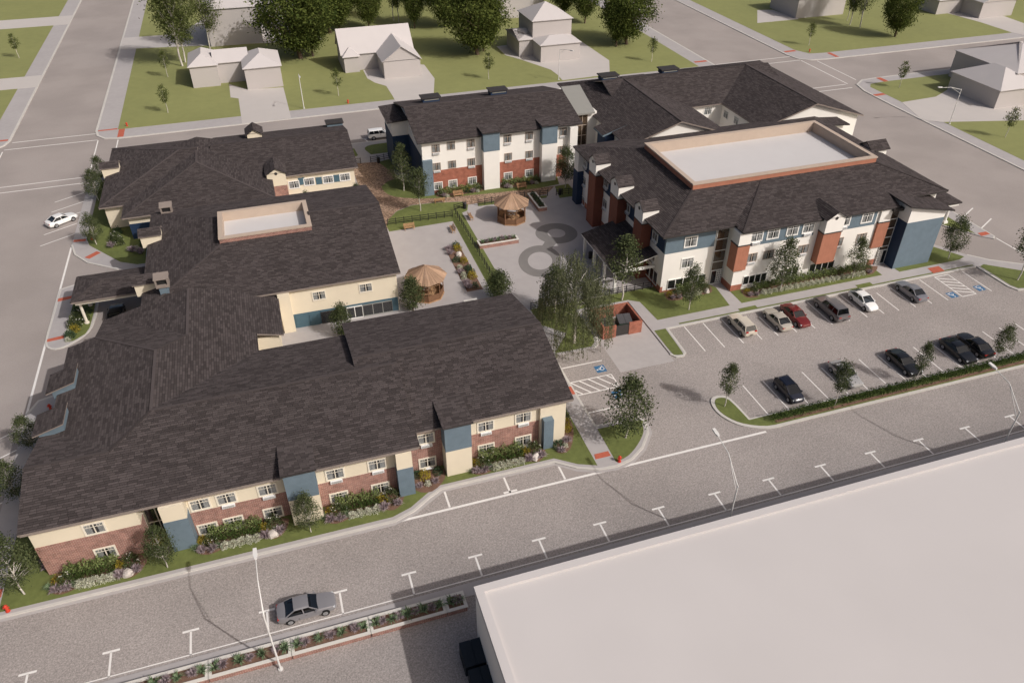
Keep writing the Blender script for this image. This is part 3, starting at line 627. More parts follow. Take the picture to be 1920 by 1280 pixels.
roof(A, [[(-5.6,72.25,6.0),(-5.6,75.5,6.0),(-2.8,75.5,5.3),(-2.8,84.8,5.3),(-12.6,84.8,7.75),(-12.6,75.05,7.75),(-15.5,72.1,8.475),(-15.5,62.3,8.475)]], thick=.2)
roof(A, [[(-22.3,84.8,5.325),(-12.6,75.05,7.75),(-12.6,84.8,7.75)]], thick=.2, trim=D)
zM = lambda y: 6+(y-83.5)*.25 if y < 96.85 else 6+(110.2-y)*.25
roof(A, [[(-18.3,83.5,6),(12.3,83.5,6),(12.3,93.4,zM(93.4)),(-8.4,93.4,zM(93.4))], [(2.7,93.4,zM(93.4)),(12.3,93.4,zM(93.4)),(12.3,96.85,9.3375),(2.7,96.85,9.3375)],
         [(12.3,100.6,zM(100.6)),(2.7,100.6,zM(100.6)),(2.7,96.85,9.3375),(12.3,96.85,9.3375)], [(12.3,110.2,6),(-18.3,110.2,6),(-8.7,100.6,8.4),(12.3,100.6,8.4)], [(-18.3,110.2,6),(-18.3,83.5,6),(-8.5,93.3,8.45),(-8.5,100.4,8.45)]])
parapet(A, -8.7, 2.8, 93.4, 101.0, 7.6, 9.2, 7.95, 'brick', .48)
roof(A, hipplanes(-26.6, -11.9, 118.7, 142.4, 4, .25, 'x', 'hip', 'gable'), trim='fascia'); roof(A, hipplanes(-10, 12.7, 121.7, 142, 4, .25)); roof(A, hipplanes(-23.1, -1.1, 114.1, 136, 4, .25, 'y', 'hip', 'gable'))
roof(A, hipplanes(-27.35, -18.2, 92.2, 98.6, 4, .25, 'x', 'hip', 'gable'), trim='fascia', name='canopy_roof')
def bayroof(root, x0, x1, ya, yb, yc, z, s, zc, trim='navy'):
    return roof(root, [[(x0,ya,z),(x1,ya,z),(x1,yb,z-.06),(x0,yb,z-.06)]], .16, trim, name='bay_roof')
def wall(p, m, x0, x1, y0, y1, z0, z1, name='wall'): return box(p, name, m, x0, x1, y0, y1, z0, z1)
WT = 5.93
wall(A,'cream',-25.55,-17.1,52.72,71.5,0,5.8); wall(A,'brick',-25.58,-17.08,52.69,54.0,.05,3.72); wall(A,'brick',-25.58,-25.5,54.0,60,.05,3.72)
wall(A,'interior',-17.1,-15.2,54.6,71.5,0,5.9); storefront(A,-17.08,-15.22,54.5,.1,5.6,2,'cream_trim',rows=3,glassback='interior',name='entrance_glazing')
wall(A,'cream',-15.2,-13.2,51.98,71.5,3.98,5.8); wall(A,'blue',-15.22,-13.18,51.95,71.5,.05,3.98)
wall(A,'cream',-13.2,-4.6,53.2,71.5,0,WT); wall(A,'brick',-13.15,-4.6,53.16,53.5,.05,3.25)
wall(A,'cream',-4.6,-1.85,51.68,71.4,0,3.47,'bay'); quadprism(A,'bay','blue',[(-4.62,51.65),(-1.83,51.65),(-1.83,55.5),(-4.62,55.5)],3.47,[6.72,6.72,6.68,6.68])
wall(A,'cream',-1.85,5.5,53.2,71.5,0,WT); wall(A,'brick',-1.85,5.5,53.16,53.5,.05,3.25)
wall(A,'cream',5.5,7.0,52.13,71.4,3.8,5.78,'bay'); wall(A,'blue',5.48,7.02,52.1,71.4,.05,3.8,'bay')
wall(A,'brick',7.0,10.5,55.0,73.8,0,WT)
wall(A,'cream',10.5,13.1,53.33,70,0,3.5,'bay'); quadprism(A,'bay','blue',[(10.48,53.3),(13.12,53.3),(13.12,57.2),(10.48,57.2)],3.5,[6.68,6.68,6.64,6.64])
wall(A,'cream',13.1,20.7,55.0,73.8,0,WT); wall(A,'brick',13.1,20.7,54.96,55.3,.05,3.4)
wall(A,'cream',20.7,23.45,54.62,73.8,0,5.85); wall(A,'blue',20.9,21.95,53.95,55,.05,4.0,'bay')
bayroof(A,-4.8,-1.65,51.4,55.9,57.6,6.9,.25,za(57.6),'dark_trim'); bayroof(A,10.3,13.3,53.05,57.6,59.2,6.86,.25,6,'dark_trim')
MB().prism([(23.43,55),(23.47,55),(23.47,64.4),(23.43,64.4)],5.5,[5.9,5.9,8.2,8.2]).prism([(23.43,64.4),(23.47,64.4),(23.47,73.8),(23.43,73.8)],5.5,[8.2,8.2,5.9,5.9]).build('gable_wall','cream',A)
wall(A,'cream',-24.8,-6.2,62,79.0,0,5.85); wall(A,'cream',-21.9,-3.4,76.0,84.2,0,4.95); wall(A,'cream',-17.7,11.8,84.0,109.6,0,5.9); wall(A,'cream',-17.5,-3,109,115.5,0,3.7)
MB().prism([(11.76,84),(11.8,84),(11.8,96.85),(11.76,96.85)],5.5,[5.9,5.9,9.0,9.0]).prism([(11.76,96.85),(11.8,96.85),(11.8,109.6),(11.76,109.6)],5.5,[9.0,9.0,5.9,5.9]).build('gable_wall','cream',A)
wall(A,'cream',-22.4,-1.8,114.8,134,0,3.8); wall(A,'cream',-26.0,-12,119.4,141.7,0,3.8); wall(A,'cream',-12,0,124,141.7,0,3.8); wall(A,'cream',-3,12.0,122.3,141.3,0,3.8)
MB().prism([(11.96,122.3),(12.0,122.3),(12.0,131.85),(11.96,131.85)],3.5,[3.8,3.8,6.2,6.2]).prism([(11.96,131.85),(12,131.85),(12,141.3),(11.96,141.3)],3.5,[6.2,6.2,3.8,3.8]).build('gable_wall','cream',A)
wall(A,'navy',-22.45,-17.6,114.76,115,.05,2.6,'cladding'); wall(A,'blue',-19.4,-17.72,103,109.4,.05,3.2,'cladding'); wall(A,'navy',-17.74,-17.6,96.5,102.5,.05,5.0,'cladding')
# courtyard face of the middle wing
wall(A,'teal',-1.6,11.7,83.96,84.2,.05,2.15,'cladding'); wall(A,'cream',-2.9,-1.5,83.2,84.3,0,5.7,'bay'); wall(A,'teal',-1.3,.35,83.9,84.1,.1,1.95,'cladding'); wall(A,'teal',.42,1.6,83.88,84.1,.1,1.95,'cladding')
storefront(A,1.8,5.0,83.95,.12,1.85,2,'dark_trim'); storefront(A,7.1,10.9,83.95,.12,1.85,3,'grey_metal'); dr = storefront(A,5.05,7.05,83.9,.1,1.9,2,'white_trim',name='door')
for k,(x,z) in enumerate(((-3.36,1.6),(-3.36,3.4))): storefront(A,82.9,83.7+.0,-3.36,z,z+1.3,1,'cream_trim',rz=-math.pi/2,name='side_window') if 0 else None
for t,x,y in ((t5,655,350),(t5,1070,280)): window(A, onY(*t(x,y),84.0), wd=1.45, ht=1.05, trim='cream_trim')
for (t,x,y,yy,ac) in ((t6,810,410,52.72,0),(t6,910,615,52.69,0),(t6,1715,205,53.2,0),(t6,1785,410,53.16,0),(t7,112,520,53.2,1),(t7,178,720,53.16,1),(t7,463,445,53.2,1),(t7,515,640,53.16,1),(t7,1043,310,53.2,1),(t7,1080,508,53.16,1),(t7,1403,230,53.2,1),(t7,1435,430,53.16,1),
                      (t8,175,555,55.0,1),(t8,190,760,55.0,1),(t8,688,450,55.0,1),(t8,693,643,54.96,1),(t8,1010,375,55.0,1),(t8,1008,573,54.96,1)):
    window(A, onY(*t(x,y),yy), wd=1.5, ht=1.12, trim='cream_trim', tr=.15, ac=(1 if ac else None))
for x,y in ((745,720),(885,692),(1060,672),(1215,650)): window(A, onY(*t4(x,y),122.3), wd=1.5, ht=1.1, trim='white_trim', tr=.14)
for x,y in ((815,690),(975,685),(1140,662)):
    p = onY(*t4(x,y),122.25); box(A,'shutter','teal',p.x-.5,p.x+.5,122.24,122.34,p.z-.62,p.z+.62)
for (x0,x1) in ((-25.4,-4.9),(-1.5,7.7)): box(A,'gutter','fascia',x0-.5,x1,52.22,52.34,5.8,5.95)
box(A,'gutter','fascia',13.6,24.0,54.12,54.24,5.8,5.95)
# tower bay, dormers, chimneys, west bays
wall(A,'brick',-1.88,1.0,121.0,124,0,2.8,'bay'); gable_dormer(A,-1.9,1.02,120.98,125.5,2.8,5.0,5.85,'y','cream',.2,((-.44,120.98,4.9),0),name='bay_gable')
def wdormer(p, lx=2.5, ly=2.1, zb=0): gable_dormer(A,p.x-lx/2,p.x+lx/2,p.y-ly/2,p.y+ly/2,p.z-2.0,p.z-.2,p.z+.35,'x','cream',.2,trim='fascia')
wdormer(G(*t3(262,620),5.7)); wdormer(G(*t2(1165,65),7.6)); wdormer(G(*t2(1110,575),7.6))
gable_dormer(A,*(lambda p:(p.x-1.2,p.x+1.2,p.y-1.4,p.y+1.6))(G(*t4(372,225),6.3)),5.2,6.4,7.2,'y','cream',.3)
def chimney(p, z0):
    b = box(A,'chimney','blue',p.x-.5,p.x+.5,p.y-.45,p.y+.45,z0-1.5,z0+.6); c = MB().box(p.x-.75,p.x+.75,p.y-.62,p.y+.62,z0+.6,z0+.95).box(p.x-.75,p.x+.75,p.y+.3,p.y+.62,z0+.95,z0+1.65)
    for s in (-1,1): c.box(p.x+s*.66-.09,p.x+s*.66+.09,p.y-.62,p.y+.3,z0+.95,z0+1.65)
    c.build('chimney_cap','fascia',b); box(b,'slot_shade','interior',p.x-.55,p.x+.55,p.y-.35,p.y+.28,z0+.955,z0+1.5); MB().prism([(p.x-.85,p.y-.6),(p.x+.85,p.y-.6),(p.x+.85,p.y+.75),(p.x-.85,p.y+.75)],z0+1.65,[z0+1.75,z0+1.75,z0+2.0,z0+2.0]).build('chimney_cowl','fascia',b)  # black box inside the cap darkens the slot, shade put in as colour
chimney(G(*t3(908,1200),5.5), 5.5); chimney(G(*t2(1330,715),7.0), 7.0)
def shedbay(x0,x1,y0,y1,zl,zh):
    MB().prism([(x0+.5,y0+.25),(x1,y0+.25),(x1,y1-.25),(x0+.5,y1-.25)],5.5,[zl+(zh-zl)*.5/(x1-x0)-.14,zh-.14,zh-.14,zl+(zh-zl)*.5/(x1-x0)-.14]).build('bay','blue',A)
    roof(A,[[(x0,y0,zl),(x1+.15,y0,zh),(x1+.15,y1,zh),(x0,y1,zl)]],.13,'fascia',name='bay_roof')
shedbay(-26.3,-23.6,70.6,73.9,6.5,7.4); shedbay(-26.6,-23.8,64.2,67.5,6.5,7.4)
for y in (93.3,97.5): 
    MB().tube((-26.7,y,.1),(-26.7,y,.3),.3,n=16).tube((-26.7,y,.3),(-26.7,y,3.75),.19,.17,16).tube((-26.7,y,3.6),(-26.7,y,3.76),.27,n=16).build('column','cream_trim',A,smooth=False)
MB().box(-27.0,-18.5,92.5,92.8,3.35,3.74).box(-27.0,-18.5,98.0,98.3,3.35,3.74).box(-27.0,-26.7,92.8,98.0,3.35,3.74).build('beam','cream_trim',A)
hump = G(*t4(1115,140),5.3); MB().box(hump.x-1.4,hump.x+1.4,hump.y-.8,hump.y+1,3,5.25).build('bay','blue',A); MB().box(hump.x-1.6,hump.x+1.6,hump.y-1.0,hump.y+1.2,5.25,5.4).build('bay_roof','dark_trim',A)
# ------------------------------------------------------------------ building N: white, three storeys, behind the courtyard
N = empty('residence', (35, 125, 0), 'white three-storey building with red brick base and two blue-topped bays behind the courtyard', 'building')
roof(N, hipplanes(21.6,49.7,115.2,134.9,9.4,.25), .2, 'dark_trim')
wall(N,'white_wall',22.4,48.7,115.9,134.2,0,9.3)
for x in (22.4,48.66):
    MB().prism([(x,115.9),(x+.04,115.9),(x+.04,125.05),(x,125.05)],9,[9.3,9.3,11.55,11.55]).prism([(x,125.05),(x+.04,125.05),(x+.04,134.2),(x,134.2)],9,[11.55,11.55,9.3,9.3]).build('gable_wall','white_wall',N)
wall(N,'brick_red',23.9,32.3,115.86,116.2,.05,4.15); wall(N,'brick_red',35.0,42.4,115.86,116.2,.05,4.15); wall(N,'brick_red',45.0,47.4,115.86,116.2,.05,4.15)
wall(N,'blue',22.3,23.9,115.42,116.5,.05,6.2,'pilaster'); wall(N,'navy',22.34,22.44,116.5,134,.05,6.6,'cladding')  # west wall: its shade is put into the navy colour
for x0,x1 in ((32.3,35.0),(42.4,45.0)):
    wall(N,'white_wall',x0,x1,114.68,117,0,6.8,'bay'); quadprism(N,'bay','blue',[(x0-.03,114.64),(x1+.03,114.64),(x1+.03,118),(x0-.03,118)],6.8,[9.94,9.94,9.9,9.9])
    bayroof(N,x0-.25,x1+.25,114.3,118.3,121,10.12,.25,9,'dark_trim')
wall(N,'white_wall',47.4,48.75,114.9,116.5,0,9.0,'pilaster')
wall(N,'white_wall',19.6,22.4,126.6,133.6,6.5,9.0,'stair_tower'); wall(N,'navy',19.55,22.4,126.55,133.65,0,6.5,'stair_tower')
roof(N,[[(18.8,126.0,9.15),(22.6,126.0,9.35),(22.6,134.4,9.35),(18.8,134.4,9.15)]],.16,'dark_trim',name='stair_roof')
for (xs,y,acs) in (((535,665,835,1150,1335,1625),None,(1,0,1,1,1,1)),):
    for x,yy,a in zip(xs,(725,700,680,640,615,580),acs): window(N,onY(*n1(x,yy),115.9),wd=1.25,ht=1.25,trim='tan',tr=.05,ac=(1 if a else None))
for x,yy,a in zip((543,675,840,1155,1335,1612),(880,860,840,795,775,735),(1,0,1,1,1,0)): window(N,onY(*n1(x,yy),115.9),wd=1.25,ht=1.2,trim='tan',tr=.05,ac=(1 if a else None))
for x,yy in zip((556,682,848,1155,1335),(1045,1025,1000,960,935)): window(N,onY(*n1(x,yy),115.86),wd=1.3,ht=1.15,trim='white_trim',tr=.12)
def monitor(p, root, x=1.7, y=1.1, z=.55):
    z = -.08; o = box(root,'monitor','navy',p.x-x+.25,p.x+x-.25,p.y-y+.2,p.y+y-.2,p.z-.9,p.z+z-.1); box(o,'louvre','grey_metal',p.x-x+.5,p.x+x-.4,p.y-y+.15,p.y-y+.25,p.z-.5,p.z-.34); box(o,'monitor_cap','dark_trim',p.x-x,p.x+x,p.y-y,p.y+y,p.z+z-.1,p.z+z+.08)
monitor(G(*n1(485,272),11.9),N); monitor(G(*n1(1062,210),11.9),N)
# ------------------------------------------------------------------ building NE: courtyard block behind
B = empty('courtyard_block', (76, 121, 0), 'white courtyard block with broad hipped dark shingle roof at the far street corner', 'building')
roof(B, hipplanes(53.2,71.2,104.8,136.6,9,.333,'y','gable','hip'), .22, 'fascia'); roof(B, hipplanes(58,92,117.4,136.3,9,.322), .22, 'fascia'); roof(B, hipplanes(77.2,97.4,104.8,137.2,9,.31,'y','gable','hip'), .22, 'fascia')
wall(B,'white_wall',53.9,70.6,105.4,136,0,8.9); wall(B,'white_wall',54,96,118,135.7,0,8.9); wall(B,'white_wall',77.8,96.7,105.4,136.5,0,8.9)
for x0,xm,x1,zt in ((53.9,62.2,70.6,11.6),(77.8,87.3,96.7,11.75)):
    MB().prism([(x0,105.38),(xm,105.38),(xm,105.42),(x0,105.42)],8.6,[8.95,zt,zt,8.95]).prism([(xm,105.38),(x1,105.38),(x1,105.42),(xm,105.42)],8.6,[zt,8.95,8.95,zt]).build('gable_wall','white_wall',B)
window(B,onY(*n3(215,495),118.0),wd=1.4,ht=1.2,trim='white_trim',tr=.1)
for x,y in ((372,525),(460,578)): window(B,onX(*n3(x,y),77.8),rz=-math.pi/2,wd=1.4,ht=1.2,trim='white_trim',tr=.1)
wall(B,'white_wall',48.8,53.9,119.2,132,0,9.6,'link'); storefront(B,49.3,52.2,119.15,.2,9.3,3,'tan',rows=5,glassback='interior_warm',name='link_glazing')
MB().prism([(49.75,118.6),(53.3,118.6),(53.3,125.9),(49.75,125.9)],[9.45,9.45,11.8,11.8],[9.75,9.75,12.1,12.1]).build('link_roof','grey_metal',B)
wall(B,'navy',52.2,54.0,111.5,114.6,0,8.3,'bay'); roof(B,[[(51.6,111.1,8.6),(51.6,115,8.6),(55.8,115,9.9),(55.8,111.1,9.9)]],.3,'blue',name='bay_roof')
monitor(G(*n2(770,250),12.3),B,1.8); monitor(G(*n2(1490,172),12.3),B,1.8)
# ------------------------------------------------------------------ building E: white, blue and rust, beside the car park
E = empty('main_residence', (66, 90, 0), 'white, blue and rust three-storey building with a parapet roof well beside the car park', 'building')
ZP = 11.65
roof(E, [[(44.7,76,9.3),(89,76,9.3),(81.4,83.05,ZP),(52.3,83.05,ZP)], [(44.7,107,9.3),(44.7,76,9.3),(52.3,83.05,ZP),(52.3,97.5,ZP)], [(89,76,9.3),(89,107,9.3),(81.4,97.5,ZP),(81.4,83.05,ZP)], [(89,107,9.3),(44.7,107,9.3),(52.3,97.5,ZP),(81.4,97.5,ZP)]], .22, 'dark_trim')
roof(E, [[(55,74.0,9.32),(79.2,74.0,9.32),(79.2,83.1,ZP+.03),(63,83.1,ZP+.03)], [(55,76.1,9.36),(55,74.0,9.32),(63,83.1,ZP+.03)]], .22, 'dark_trim')
parapet(E, 52.2, 81.5, 82.95, 97.6, 11.2, 12.5, 11.0, 'rust', .55)
wall(E,'white_wall',45.9,88.4,77.2,106.2,0,9.2); wall(E,'white_wall',55.1,80.0,74.6,79,0,9.15)
wall(E,'blue',45.87,53.1,77.16,77.5,6.05,9.0,'cladding'); wall(E,'navy',45.86,46.2,77.5,106.1,6.05,9.0,'cladding')  # blue band turns the corner; navy holds the west side's shade
for a,b in ((56.7,66.4),(69.9,76.2)): wall(E,'blue',a,b,74.56,74.8,6.8,9.0,'cladding')
wall(E,'brick_red',45.86,46.2,77.17,106,.05,1.0,'plinth'); wall(E,'brick_red',55.06,56.7,74.56,77,.05,1.0,'plinth'); wall(E,'brick_red',77.0,78.2,74.56,75,.05,1.0,'plinth'); wall(E,'brick_red',46.2,53.0,77.17,77.4,.05,.35,'plinth')
storefront(E,53.25,55.05,77.14,.12,8.7,1,'white_trim',rows=5,glassback='interior_warm',name='entrance_glazing'); storefront(E,54.2,55.0,77.05,.12,2.3,3,'white_trim',rows=6,glassback='interior',name='lattice_panel'); storefront(E,53.3,54.15,77.05,.12,2.3,1,'white_trim',name='door')
for x0,x1,y0,y1,za0,za1 in ((54.78,56.6,74.28,76.0,3.4,7.15),(76.6,78.5,74.28,75.6,3.1,7.0)):
    wall(E,'rust',x0,x1,y0,y1,za0,za1,'corner_pier'); wall(E,'dark_trim',x0-.06,x1+.06,y0-.06,y1+.06,za1,za1+.12,'pier_cap'); wall(E,'white_wall',x0+.04,x1-.04,y0+.04,y1,za1+.12,9.05,'corner_pier')
wall(E,'rust',67.1,69.9,73.4,74.7,2.78,7.35,'bay'); wall(E,'dark_trim',67.03,69.97,73.33,74.7,7.35,7.5,'pier_cap'); gable_dormer(E,67.1,69.9,73.38,77.3,7.5,9.7,10.6,'y','white_wall',.22,((68.5,73.38,9.55),0))
storefront(E,78.3,79.85,74.54,.12,8.6,1,'white_trim',rows=6,glassback='interior_warm',name='entrance_glazing'); storefront(E,78.3,79.0,74.45,.12,2.4,3,'white_trim',rows=6,glassback='interior',name='lattice_panel'); storefront(E,79.05,79.8,74.45,.12,2.4,1,'white_trim',name='door')
wall(E,'dark_trim',78.2,79.9,73.9,75.5,8.65,9.05,'entrance_hood')
wall(E,'blue',79.9,86.05,72.65,78.5,.05,7.3,'stair_tower'); quadprism(E,'stair_tower','white_wall',[(79.92,72.68),(86.03,72.68),(86.03,78.5),(79.92,78.5)],7.3,[9.72,8.42,8.42,9.72]); wall(E,'navy',79.86,79.92,72.7,74.6,.05,7.3,'cladding')  # navy sheet: shade of the blue tower's west face as colour
roof(E, [[(79.2,72.15,10.06),(87.0,72.15,8.42),(87.0,78.8,8.42),(79.2,78.8,10.06)]], .17, 'dark_trim', name='stair_roof')
roof(E, hipplanes(88.2,98.5,81.0,90,3.7,.25,'x','gable','hip'), .2, 'dark_trim', name='porch_roof')
for x,y in ((97.0,81.6),(97.0,89.3)): MB().box(x-.35,x+.35,y-.35,y+.35,.1,.5).tube((x,y,.5),(x,y,3.6),.22,.18,14).build('column','white_trim',E)
MB().box(88.5,98.2,81.2,81.5,3.1,3.5).box(97.9,98.2,81.5,89.5,3.1,3.5).build('beam','white_trim',E)
pE = G(*n3(1655,785),10.2); gable_dormer(E,pE.x-1.6,pE.x+1.3,pE.y-1.2,pE.y+1.2,8.6,10.2,11.0,'x','white_wall',.3)
pF = G(*n3(1300,560),9.2); wall(E,'white_wall',88.2,91.5,pF.y-2.2,pF.y+1.5,0,8.9,'bay'); roof(E,[[(86.5,pF.y-2.8,9.6),(92.3,pF.y-2.8,9.1),(92.3,pF.y+2,9.1),(86.5,pF.y+2,9.6)]],.18,'dark_trim',name='bay_roof')
# west face: three piers with gabled tops, windows, canopy
for y0,y1 in ((97.1,99.6),(89.1,91.7),(81.4,83.8)):
    wall(E,'maroon',44.4,45.95,y0,y1,.05,8.45,'pier'); wall(E,'dark_trim',44.33,46,y0-.07,y1+.07,8.45,8.58,'pier_cap')
    gable_dormer(E,44.38,46.7,y0,y1,8.58,10.5,11.4,'x','white_wall',.1,((44.38,(y0+y1)/2,10.35),-math.pi/2))
wall(E,'white_wall',44.9,46,105.0,106.6,5.8,9.0,'pilaster'); wall(E,'navy',44.87,46,104.95,106.7,.05,5.8,'pilaster')
for x,y,wd,ht in ((160,190,1.3,1.2),(152,335,1.3,1.3),(142,495,1.3,1.3),(328,350,1.3,1.3),(318,520,1.3,1.3),(500,545,1.3,1.3),(485,705,1.3,1.3),(720,775,1.3,1.3),(700,930,1.3,1.3)): window(E,onX(*n4(x,y),45.84 if y in (190,350,545,775) else 45.9),rz=-math.pi/2,wd=wd,ht=ht,trim='white_trim',tr=.1,ac=1)
storefront(E,80.4,82.6,45.88,.6,2.6,2,rz=-math.pi/2); storefront(E,84.5,88.5,45.88,.6,2.6,3,rz=-math.pi/2)
roof(E, [[(39.6,90.2,3.4),(39.6,78.9,3.4),(45.95,78.9,5.1),(45.95,90.2,5.1)]], .16, 'white_trim', name='canopy_roof')
for y in (79.3,82.8,86.3,89.8): MB().box(39.95,40.3,y-.17,y+.17,.12,3.3).build('column','white_trim',E)
MB().box(39.9,45.8,79.1,79.4,3.0,3.3).box(39.95,40.25,79.4,90,2.98,3.28).build('beam','white_trim',E)
for x,y,yy in ((508,390,77.16),(473,600,77.2)): window(E,onY(*n5(x,y),yy),wd=1.6,ht=1.3,trim='white_trim',tr=.16)
for x,y in ((1168,338),(1332,310),(1525,277),(1685,250)): window(E,onY(*n5(x,y),74.56),wd=1.55,ht=1.25,trim='white_trim',tr=.16,ac=(1 if x in (1168,1685) else None))
for x,y in ((1115,548),(1283,517),(1630,462)): window(E,onY(*n5(x,y),74.6),wd=1.5,ht=1.2,trim='tan',tr=.05,ac=(1 if x != 1283 else None))
for x,y in ((445,505),(672,470)): window(E,onY(*n6(x,y),74.56),wd=1.55,ht=1.25,trim='white_trim',tr=.16,ac=(1 if x == 445 else None))
for x,y in ((377,712),(612,668)): window(E,onY(*n6(x,y),74.6),wd=1.5,ht=1.2,trim='tan',tr=.05,ac=1)
storefront(E,46.9,52.6,77.18,.45,1.95,5); storefront(E,56.8,60.4,74.58,.75,2.2,4); storefront(E,62.4,65.4,74.58,.75,2.2,3); storefront(E,67.2,71.2,74.58,.75,2.2,4)
# ------------------------------------------------------------------ white flat-roofed building in the near corner
Wb = empty('flat_roof_building', (30, 20, 0), 'large white flat-roofed building filling the near right corner', 'building')
wall(Wb,'white_wall',8.40,150,-25,34.98,0,7.0); 
for a in ((8.3,150,34.4,35.05),(8.3,8.95,-25,34.4),): wall(Wb,'white_roof',*a,6.7,7.28,'parapet')
wall(Wb,'white_roof',8.95,150,-25,34.4,6.6,7.06,'flat_roof')

# ------------------------------------------------------------------ ridge and hip caps
def caps(root, *ls):
    for a, b in ls: MB().bar((a[0],a[1],a[2]+.025),(b[0],b[1],b[2]+.025),.3,.05).build('ridge_cap','shingle',root)
caps(A, ((-26.1,58.7,7.59),(-19.1,58.7,7.59)), ((-19.1,58.7,7.59),(-15.5,62.3,8.48)), ((-15.5,62.3,8.49),(7.9,62.3,8.49)), ((3.7,64.4,8.54),(24.1,64.4,8.54)), ((-15.5,62.3,8.48),(-15.5,72.1,8.48)), ((-15.5,72.1,8.48),(-12.6,75.05,7.76)), ((-12.6,75.05,7.75),(-12.6,84.8,7.75)), ((-22.5,79.2,6.73),(-15.5,72.1,8.48)),
     ((2.85,96.85,9.34),(12.3,96.85,9.34)), ((-18.3,83.5,6),(-8.75,93.05,8.39)), ((-26.6,118.7,4),(-14.75,130.55,6.96)), ((-26.6,142.4,4),(-14.75,130.55,6.96)), ((-14.75,130.55,6.96),(-11.9,130.55,6.96)), ((-12.1,125.1,6.75),(-12.1,131.5,6.75)), ((-23.1,114.1,4),(-12.1,125.1,6.75)), ((-1.1,114.1,4),(-12.1,125.1,6.75)), ((-10,131.85,6.54),(12.7,131.85,6.54)), ((-24.15,95.4,4.8),(-18.3,95.4,4.8)), ((-27.35,92.2,4),(-24.15,95.4,4.8)))
caps(N, ((21.6,125.05,11.86),(49.7,125.05,11.86)))
caps(B, ((62.2,104.8,12.0),(62.2,127.6,12.0)), ((62.2,126.85,12.04),(87,126.85,12.04)), ((87.3,104.8,12.13),(87.3,127.1,12.13)), ((97.4,137.2,9),(87.3,127.1,12.13)))
caps(E, ((44.7,76,9.3),(52.2,82.96,11.62)), ((55,74,9.32),(62.9,82.95,11.64)), ((89,76,9.3),(81.5,82.96,11.62)))
# ------------------------------------------------------------------ vegetation (leaf-sized faces, templates shared by copies)
import numpy as np
rng = np.random.default_rng(11)
def quads_mesh(name, Q, m):
    """Q: (n,4,3) array of leaf quads"""
    n = len(Q); me = bpy.data.meshes.new(name); me.vertices.add(n*4); me.vertices.foreach_set('co', Q.reshape(-1).astype(np.float32))
    me.loops.add(n*4); me.polygons.add(n); me.loops.foreach_set('vertex_index', np.arange(n*4, dtype=np.int32))
    me.polygons.foreach_set('loop_start', np.arange(0, n*4, 4, dtype=np.int32)); me.polygons.foreach_set('loop_total', np.full(n, 4, dtype=np.int32))
    me.materials.append(MATS[m]); me.update(calc_edges=True); return me
def leaves(cen, size, flat=0.0, aspect=.6, droop=0.0):
    """diamond leaf clumps at cen (n,3); flat: 0 random .. 1 lying; droop: hang down"""
    n = len(cen); a = rng.normal(size=(n,3)); a[:,2] *= (1-flat); 
    if droop: a = a*(1-droop); a[:,2] -= droop*1.2
    a /= np.linalg.norm(a,axis=1,keepdims=True)+1e-9
    b = rng.normal(size=(n,3)); b -= (b*a).sum(1,keepdims=True)*a; b /= np.linalg.norm(b,axis=1,keepdims=True)+1e-9
    s = (size*(.6+.8*rng.random((n,1)))); a = a*s; b = b*s*aspect; c = np.cross(a,b); c /= np.linalg.norm(c,axis=1,keepdims=True)+1e-9
    k = c*s*.18
    return np.stack([cen-a*.5, cen+b*.5+k, cen+a*.5, cen-b*.5+k],1)
def limb_mesh(segs, m, name):
    mb = MB()
    for p0, p1, r0, r1, n in segs: mb.tube(p0, p1, r0, r1, n, cap=False)
    o = mb.build(name, m, smooth=True); me = o.data; bpy.data.objects.remove(o); return me
def crown_clusters(n, h0, h1, rad, egg=.4, shell=.55, off=(0,0), lean=(0,0)):
    out = []
    for _ in range(n):
        t = rng.random(); z = h0+(h1-h0)*t
        r = rad*max(.06, math.sin(math.pi*min(.985, max(.04, t**(1-egg))))**.8)
        a = rng.random()*2*math.pi; q = r*(shell+(1-shell)*rng.random()**.5) if rng.random() < .75 else r*rng.random()
        out.append((off[0]+lean[0]*t+q*math.cos(a), off[1]+lean[1]*t+q*math.sin(a), z))
    return np.array(out)
